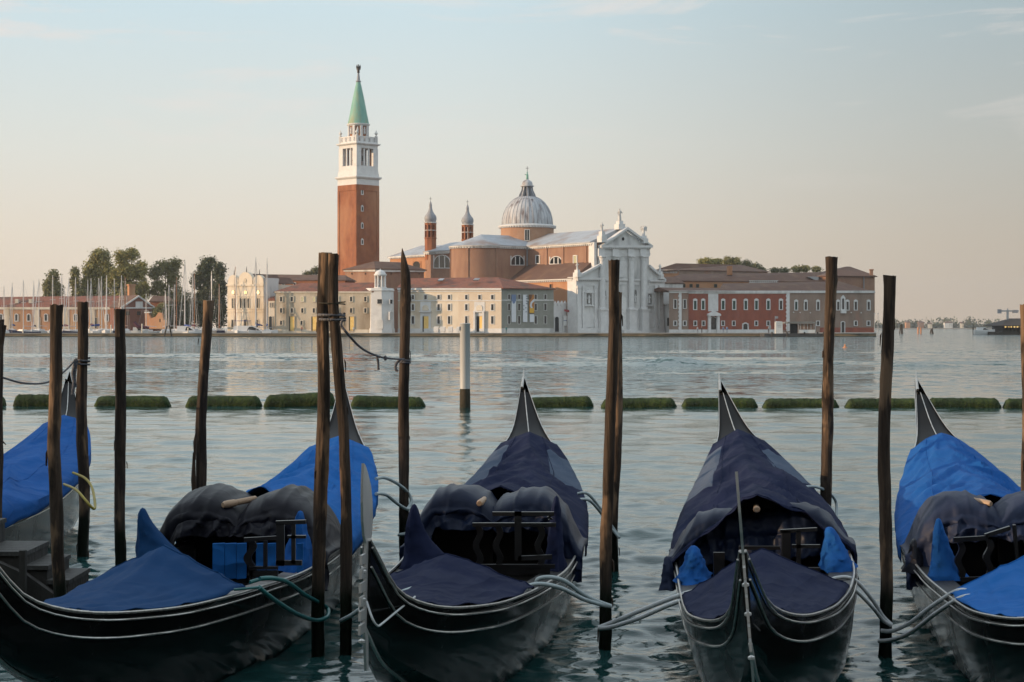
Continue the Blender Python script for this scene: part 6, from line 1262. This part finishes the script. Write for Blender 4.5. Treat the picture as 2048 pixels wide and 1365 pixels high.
fin_cover('G4', .47, -1, .26, .13, GREYB, 'grey cloth bundle hanging outside the gondola facing the viewer', seed=8, inn=-.06, lower=.16)
fin_cover('G5', .47, -1, .26, .17, CHAR, 'charcoal cloth bulge tied at the left rail of the right edge gondola', seed=9, inn=.02, lower=.05)
WOODP = mat("pale turned oar wood", (.42, .29, .19), (.32, .21, .13), 6, .55, st=(1, .2, 1))
def oar(g, s, x, z, ln, label, dx=0, dz=0, r=.028):
    x0, y0, a, rr_ = POSE[g]; A = Vector((x, s*GL, z)); d = Vector((dx, -1, dz)).normalized()
    m = MB(); m.tube([A-d*.22, A-d*.02], r*.85, 10); m.tube([A-d*.02, A, A+d*ln*.5, A+d*(ln-.02), A+d*ln], [r*.8, r, r*1.05, r, r*.7], 10)
    o = m.build('oar', WOODP, None, local=True, smooth=40); o.location = (x0, y0, 0); o.rotation_euler = (0, -rr_, -a); tag(o, label, 'oar', 'oar handles sticking out of the covers')
oar('G3', .472, .02, 1.0, .16, 'short oar handle poking out between the humps of the centre gondola'); oar('G2', .465, .06, 1.02, .12, 'oar handle resting between the charcoal humps', -.75, -.10, .03); oar('G4', .468, .10, .985, .06, 'round oar end under the arched navy cover'); oar('G5', .49, -.10, 1.04, .22, 'oar handle lying across the slate blue humps', .9, -.1)
def chair(g, D, pieces, label, wavy=()):
    """black carved chair parts: bars and wavy slats read at their photo places, D metres away"""
    c = P(pieces[0][1], pieces[0][2], D); b = thing('carved_chair', label, 'chair', c, 'black carved chairs inside the gondolas')
    for nm, x0, y0, x1, y1, w in pieces:
        m = MB(); m.bar(P(x0, y0, D), P(x1, y1, D), w/F*D, .035, up=(0, 1, 0)); o = m.build(nm, CHAIRM, b)
    for x, y0, y1, w in wavy:
        n = 14; L_ = [P(x+w*.35*math.sin(i/n*9.4)-w/2, y0+(y1-y0)*i/n, D+.01) for i in range(n+1)]; R_ = [P(x+w*.35*math.sin(i/n*9.4)+w/2, y0+(y1-y0)*i/n, D+.01) for i in range(n+1)]
        m = MB(); m.mesh(L_+R_+[p+Vector((0, .03, 0)) for p in L_+R_], [[i, i+1, n+2+i, n+1+i] for i in range(n)]+[[2*n+2+i, 3*n+3+i, 3*n+4+i, 2*n+3+i] for i in range(n)]+[[i, 2*n+2+i, 2*n+3+i, i+1] for i in range(n)]+[[n+1+i, n+2+i, 3*n+4+i, 3*n+3+i] for i in range(n)]); m.build('slat', CHAIRM, b)
    return b
chair('G3', 13.35, [('top_rail', 945, 1050, 1112, 1050, 8), ('foot_rail', 946, 1133, 1110, 1133, 8), ('seat', 985, 1143, 1100, 1143, 14)], 'carved chair back with wavy slats in the centre gondola', [(956, 1054, 1131, 13), (996, 1054, 1131, 13), (1080, 1054, 1131, 13)])
chair('G3', 13.2, [('top_rail', 985, 1028, 1108, 1028, 8), ('post', 1036, 1024, 1036, 1121, 14), ('foot_rail', 1036, 1117, 1104, 1114, 9)], 'second chair turned sideways on top in the centre gondola', [(1100, 1030, 1040, 7)])
chair('G4', 12.9, [('post', 1572, 1062, 1572, 1140, 17), ('top_rail', 1560, 1063, 1634, 1059, 7), ('middle_rail', 1584, 1093, 1640, 1093, 7), ('foot_rail', 1566, 1139, 1640, 1139, 7), ('slat', 1597, 1062, 1597, 1138, 8)], 'open slatted chair leaning at the right inside the gondola facing the viewer')
chair('G4', 13.1, [('top_rail', 1478, 1096, 1560, 1096, 7), ('post', 1487, 1098, 1487, 1190, 11), ('slat', 1521, 1098, 1521, 1170, 8), ('middle_rail', 1480, 1120, 1560, 1120, 6), ('post', 1438, 1105, 1438, 1215, 22), ('seat', 1440, 1146, 1490, 1146, 6)], 'low slatted chair left of centre inside the gondola facing the viewer')
chair('G2', 12.75, [('top_rail', 552, 1046, 612, 1044, 8), ('post', 561, 1048, 561, 1132, 16), ('slat', 587, 1048, 587, 1128, 8), ('foot_rail', 552, 1126, 604, 1126, 10), ('middle_rail', 575, 1074, 612, 1074, 6)], 'dark chair frame beside the blue pointed cover in the broadside gondola')
chair('G2', 13.0, [('top_rail', 488, 1080, 556, 1076, 8), ('foot_rail', 498, 1136, 556, 1136, 6), ('seat', 500, 1148, 556, 1148, 14), ('slat', 531, 1082, 531, 1134, 8), ('post', 502, 1140, 502, 1172, 8)], 'dark chair frame in front of the blue seat boards of the broadside gondola', [(500, 1082, 1152, 16)])
chair('G5', 13.0, [('top_rail', 1907, 1080, 1975, 1076, 9), ('foot_rail', 1920, 1160, 2000, 1156, 9), ('arm', 1970, 1072, 2020, 1056, 8), ('post', 2028, 1050, 2036, 1135, 6), ('seat', 1985, 1172, 2048, 1166, 12)], 'carved chair with wavy slats in the right edge gondola', [(1921, 1086, 1158, 13), (1978, 1080, 1152, 13)])
b = thing('seat_board', 'bright blue boards of a seat back under the charcoal cover', 'seat', P(480, 1120, 13.3))
for x0, x1 in ((425, 449), (450, 472), (473, 492), (512, 530), (534, 551), (594, 606)): part('plank', b, BLUE3, lambda m: m.prism([P(x0, 1088, 13.3), P(x1, 1087, 13.3), P(x1, 1157, 13.3), P(x0, 1159, 13.3)], (0, .03, 0)))

# ------------------------------------------------------------- ropes
ROPEW = mat("pale rope hose", (.55, .58, .59), (.45, .48, .49), 8, .6); ROPEC = mat("pale blue green hose", (.40, .47, .48), (.33, .40, .41), 8, .55); TEAL = mat("teal hose", (.010, .13, .13), (.008, .10, .105), 8, .4); YELL = mat("yellow hose", (.34, .27, .03), (.26, .20, .025), 8, .5); ROPEG = mat("weathered grey rope", (.16, .16, .17), (.09, .09, .10), 40, .9, bump=.6, bscale=60); ROPED = mat("dark cord", (.03, .03, .03), rough=.8)
def crv(pts, n=10):
    pts = [Vector(p) for p in pts]; o = []
    for i in range(len(pts)-1):
        a, b_, c, d = pts[max(i-1, 0)], pts[i], pts[i+1], pts[min(i+2, len(pts)-1)]
        for k in range(n):
            t = k/n; o.append(.5*((2*b_)+(c-a)*t+(2*a-5*b_+4*c-d)*t*t+(3*b_-a-3*c+d)*t**3))
    return o+[pts[-1]]
def rope(label, pts, r, mt, extra=(), group=None, name='mooring_rope'):
    m = MB(); q = [P(*p) if isinstance(p, tuple) else p for p in pts]; m.tube(crv(q), r, 8)
    o = m.build(name, mt, loc=q[0], smooth=60); tag(o, label, 'rope', group)
    for e in extra:
        m = MB(); q2 = [P(*p) if isinstance(p, tuple) else p for p in e[1]]; rr_ = e[2] if len(e) > 2 else r
        m.tube(crv(q2), rr_, 7); c = m.build(e[0], mt, o, smooth=60)
    return o
def wrap(cx, cy, D, rx, n=1, dy=6, ry=None):
    return [Vector(P(cx, cy, D))+Vector((rx*math.cos(a), (ry or rx)*math.sin(a), -a/6.283*dy/F*D)) for a in [k*math.pi/6 for k in range(12*n+1)]]
rope('grey rope sagging in from the left edge to the knotted post', [(-40, 738, 16.6), (10, 757, 16.8), (50, 767, 17.2), (95, 765, 17.7), (130, 742, 18.1), (152, 718, 18.2)], .010, ROPEG, [('wrap', wrap(165, 716, 18.3, .075, 2, 7)), ('frayed_tail', [(152, 722, 18.2), (146, 745, 18.2), (148, 765, 18.2), (145, 790, 18.2)], .018), ('frayed_tail', [(155, 720, 18.2), (150, 752, 18.2), (152, 775, 18.2)], .012)])
rope('grey rope lashed round the twin posts and sagging to the pointed post', [(690, 662, 12.8), (715, 690, 13.8), (735, 704, 14.8), (760, 714, 15.9), (785, 718, 17), (808, 719, 17.8)], .010, ROPEG, [('lashing', wrap(663, 628, 12.9, .097, 1, 4, .085)), ('lashing', wrap(665, 637, 12.9, .094, 1, 4, .085)), ('lashing', [(686, 640, 12.8), (682, 650, 12.8), (690, 662, 12.8)]), ('wrap', wrap(809, 718, 17.9, .06, 2, 4)), ('hanging_end', [(754, 712, 15.8), (756, 725, 15.8), (757, 741, 15.8)], .012), ('knot', [(768, 713, 16.2), (771, 717, 16.2), (768, 719, 16.2)], .018), ('hanging_end', [(800, 720, 17.7), (793, 727, 17.7), (791, 738, 17.7), (796, 743, 17.7)], .014)])
rope('rusty chain wound round the twin posts above the lashing', wrap(664, 604, 12.9, .098, 1, 5, .085), .005, RUST, name='chain')
rope('yellow hose looped over the rail of the leftmost gondola', [(128, 969, 16.8), (152, 980, 16.4), (172, 1002, 16.2), (187, 1018, 16.2), (190, 1008, 16.4), (184, 976, 16.8), (170, 957, 17), (146, 946, 17.2)], .013, YELL)
rope('teal hose looped from the broadside gondola round the left twin post', [(520, 1158, 11.6), (545, 1157, 11.7), (575, 1165, 12.1), (610, 1190, 12.6), (650, 1213, 13.1), (657, 1225, 13.05), (652, 1236, 12.9), (630, 1241, 12.8), (595, 1229, 12.3), (560, 1208, 11.8), (535, 1190, 11.5), (518, 1175, 11.4)], .016, TEAL, [('black_lashing', [(468, 1180, 11.3), (490, 1178, 11.3), (518, 1175, 11.35)], .009), ('black_lashing', [(500, 1165, 11.5), (516, 1160, 11.55)], .013)])
GRP = 'pale hoses from the gondolas to the posts'
rope('upper pale hose from the broadside gondola stern to the pointed post', [(752, 958, 17.2), (770, 956, 17.4), (795, 968, 17.6), (815, 985, 17.9), (823, 1003, 17.9), (815, 1018, 17.8)], .017, ROPEC, group=GRP)
rope('lower pale hose from the broadside gondola stern to the pointed post', [(752, 988, 16.9), (772, 990, 17.1), (795, 1008, 17.5), (815, 1019, 17.75), (824, 1012, 17.9)], .017, ROPEC, group=GRP)
rope('double pale hose from behind the centre gondola to the foot of the pointed post', [(905, 1018, 16.6), (860, 1044, 17.2), (830, 1061, 17.7), (796, 1070, 17.75)], .013, ROPEC, [('second_strand', [(910, 1026, 16.6), (865, 1050, 17.2), (832, 1066, 17.6), (796, 1071, 17.72)])], GRP)
rope('double pale hose from the centre gondola stern to the half hidden post', [(1155, 988, 17.0), (1175, 988, 17.0), (1198, 1014, 17.2), (1218, 1044, 17.3), (1240, 1077, 17.3)], .015, ROPEC, [('second_strand', [(1155, 1000, 16.8), (1178, 1001, 16.9), (1200, 1024, 17.1), (1216, 1048, 17.3), (1238, 1076, 17.25)])], GRP)
rope('double pale hose from the centre gondola bow to the tall front post', [(1074, 1172, 12.4), (1076, 1159, 12.4), (1100, 1155, 12.4), (1130, 1163, 12.5), (1165, 1188, 12.7), (1195, 1203, 12.8), (1222, 1213, 12.86)], .016, ROPEC, [('second_strand', [(1054, 1178, 12.2), (1062, 1171, 12.2), (1088, 1169, 12.2), (1125, 1178, 12.3), (1165, 1198, 12.6), (1200, 1209, 12.8), (1222, 1213, 12.86)])], GRP)
rope('pale hose from the right twin post to the centre gondola bow', [(682, 1242, 12.75), (705, 1230, 12.2), (730, 1214, 11.6), (790, 1190, 11.2), (830, 1176, 11.3)], .017, ROPEC, group=GRP)
rope('double white hose from the tall front post to the left rail facing the viewer', [(1422, 1194, 11.9), (1412, 1184, 11.9), (1385, 1184, 12.0), (1340, 1198, 12.3), (1280, 1222, 12.6), (1225, 1245, 12.8), (1197, 1256, 12.82)], .017, ROPEW, [('second_strand', [(1420, 1192, 11.8), (1390, 1194, 11.9), (1340, 1210, 12.2), (1280, 1236, 12.5), (1225, 1254, 12.75), (1197, 1257, 12.8)])], GRP)
rope('double white hose from the gondola facing the viewer to the rightmost whole post', [(1656, 1172, 12.5), (1662, 1160, 12.5), (1690, 1155, 12.5), (1715, 1165, 12.5), (1745, 1200, 12.6), (1765, 1232, 12.7), (1783, 1250, 12.7)], .015, ROPEW, [('second_strand', [(1664, 1178, 12.3), (1690, 1175, 12.3), (1712, 1182, 12.4), (1745, 1215, 12.5), (1765, 1240, 12.65), (1783, 1251, 12.68)])], GRP)
rope('double white hose from the right edge gondola to the rightmost whole post', [(1942, 1195, 11.6), (1936, 1183, 11.6), (1910, 1184, 11.7), (1865, 1212, 12.2), (1820, 1246, 12.5), (1785, 1262, 12.65), (1762, 1262, 12.7)], .016, ROPEW, [('second_strand', [(1955, 1203, 11.4), (1945, 1193, 11.4), (1915, 1199, 11.5), (1870, 1228, 12.0), (1820, 1266, 12.4), (1785, 1280, 12.6), (1757, 1283, 12.68)])], GRP)
rope('pale hose looped from the gondola facing the viewer round the flared top post', [(1605, 975, 16.8), (1630, 974, 16.9), (1655, 984, 17.0), (1672, 1005, 17.15), (1672, 1040, 17.0)], .014, ROPEC, [('second_strand', [(1630, 998, 16.6), (1650, 1006, 16.8), (1668, 1028, 17.0), (1674, 1052, 16.9)])], GRP)
rope('thin white cord tied from rail to bow iron of the centre gondola', [(830, 1194, 10.0), (795, 1222, 9.5), (765, 1247, 9.1), (755, 1252, 9.03), (745, 1238, 9.0), (733, 1203, 9.05)], .006, ROPEW, name='cord')
rope('thin dark cord hanging beside the bow facing the viewer', [(1480, 1200, 9.5), (1478, 1212, 9.4), (1495, 1235, 9.0), (1520, 1262, 8.7)], .004, ROPED, name='cord')

# ------------------------------------------------------------- the quay behind the viewer and its houses, unseen, with heights set to shade the boats
RIVA = mat("riva plaster", (.30, .24, .18), (.22, .17, .13), .4, .9)
m = MB(); m.plan([(-220, -17), (220, -17), (220, 4.6), (-220, 4.6)], -2, 1.0); o = m.build("riva_quay", PAVE); o['kind'] = 'structure'
def riva_house(x0, x1, y0, y1, h):
    m = MB(); m.plan([(x0, y0), (x1, y0), (x1, y1), (x0, y1)], .9, h); hip(m, [(x0, y0), (x1, y0), (x1, y1), (x0, y1)], h+.3, (x0+(x1-x0)*.3, (y0+y1)/2, h+2.2), (x0+(x1-x0)*.7, (y0+y1)/2, h+2.2), .6)
    o = m.build('riva_house', RIVA); o['kind'] = 'structure'
for k in range(9): riva_house(-110+k*24, -88+k*24, -36, -17, 21+(k*7) % 5)
riva_house(-70, -62, -25, -3.7, 17.5)  # unseen house placed here to keep the low sun off the bows
m = MB(); m.plan([(-67, -3.5), (-62, -3.5), (-62, 10.2), (-67, 10.2)], .9, 11.1); o = m.build('riva_sun_block', RIVA); o['kind'] = 'structure'  # unseen block added, its height set to cut the low sun

# ------------------------------------------------------------- morning haze over the lagoon
m = MB(); m.box((0, 1750, 45), (3600, 3900, 95)); hz = m.build('haze', []); hz['kind'] = 'stuff'
HAZE = bpy.data.materials.new("haze"); HAZE.use_nodes = True; nt = HAZE.node_tree; nt.nodes.clear()
o_ = nt.nodes.new('ShaderNodeOutputMaterial'); v_ = nt.nodes.new('ShaderNodeVolumePrincipled'); v_.inputs['Color'].default_value = (.86, .90, .95, 1); v_.inputs['Density'].default_value = .00009; v_.inputs['Anisotropy'].default_value = .3
nt.links.new(v_.outputs[0], o_.inputs['Volume']); hz.data.materials.append(HAZE)
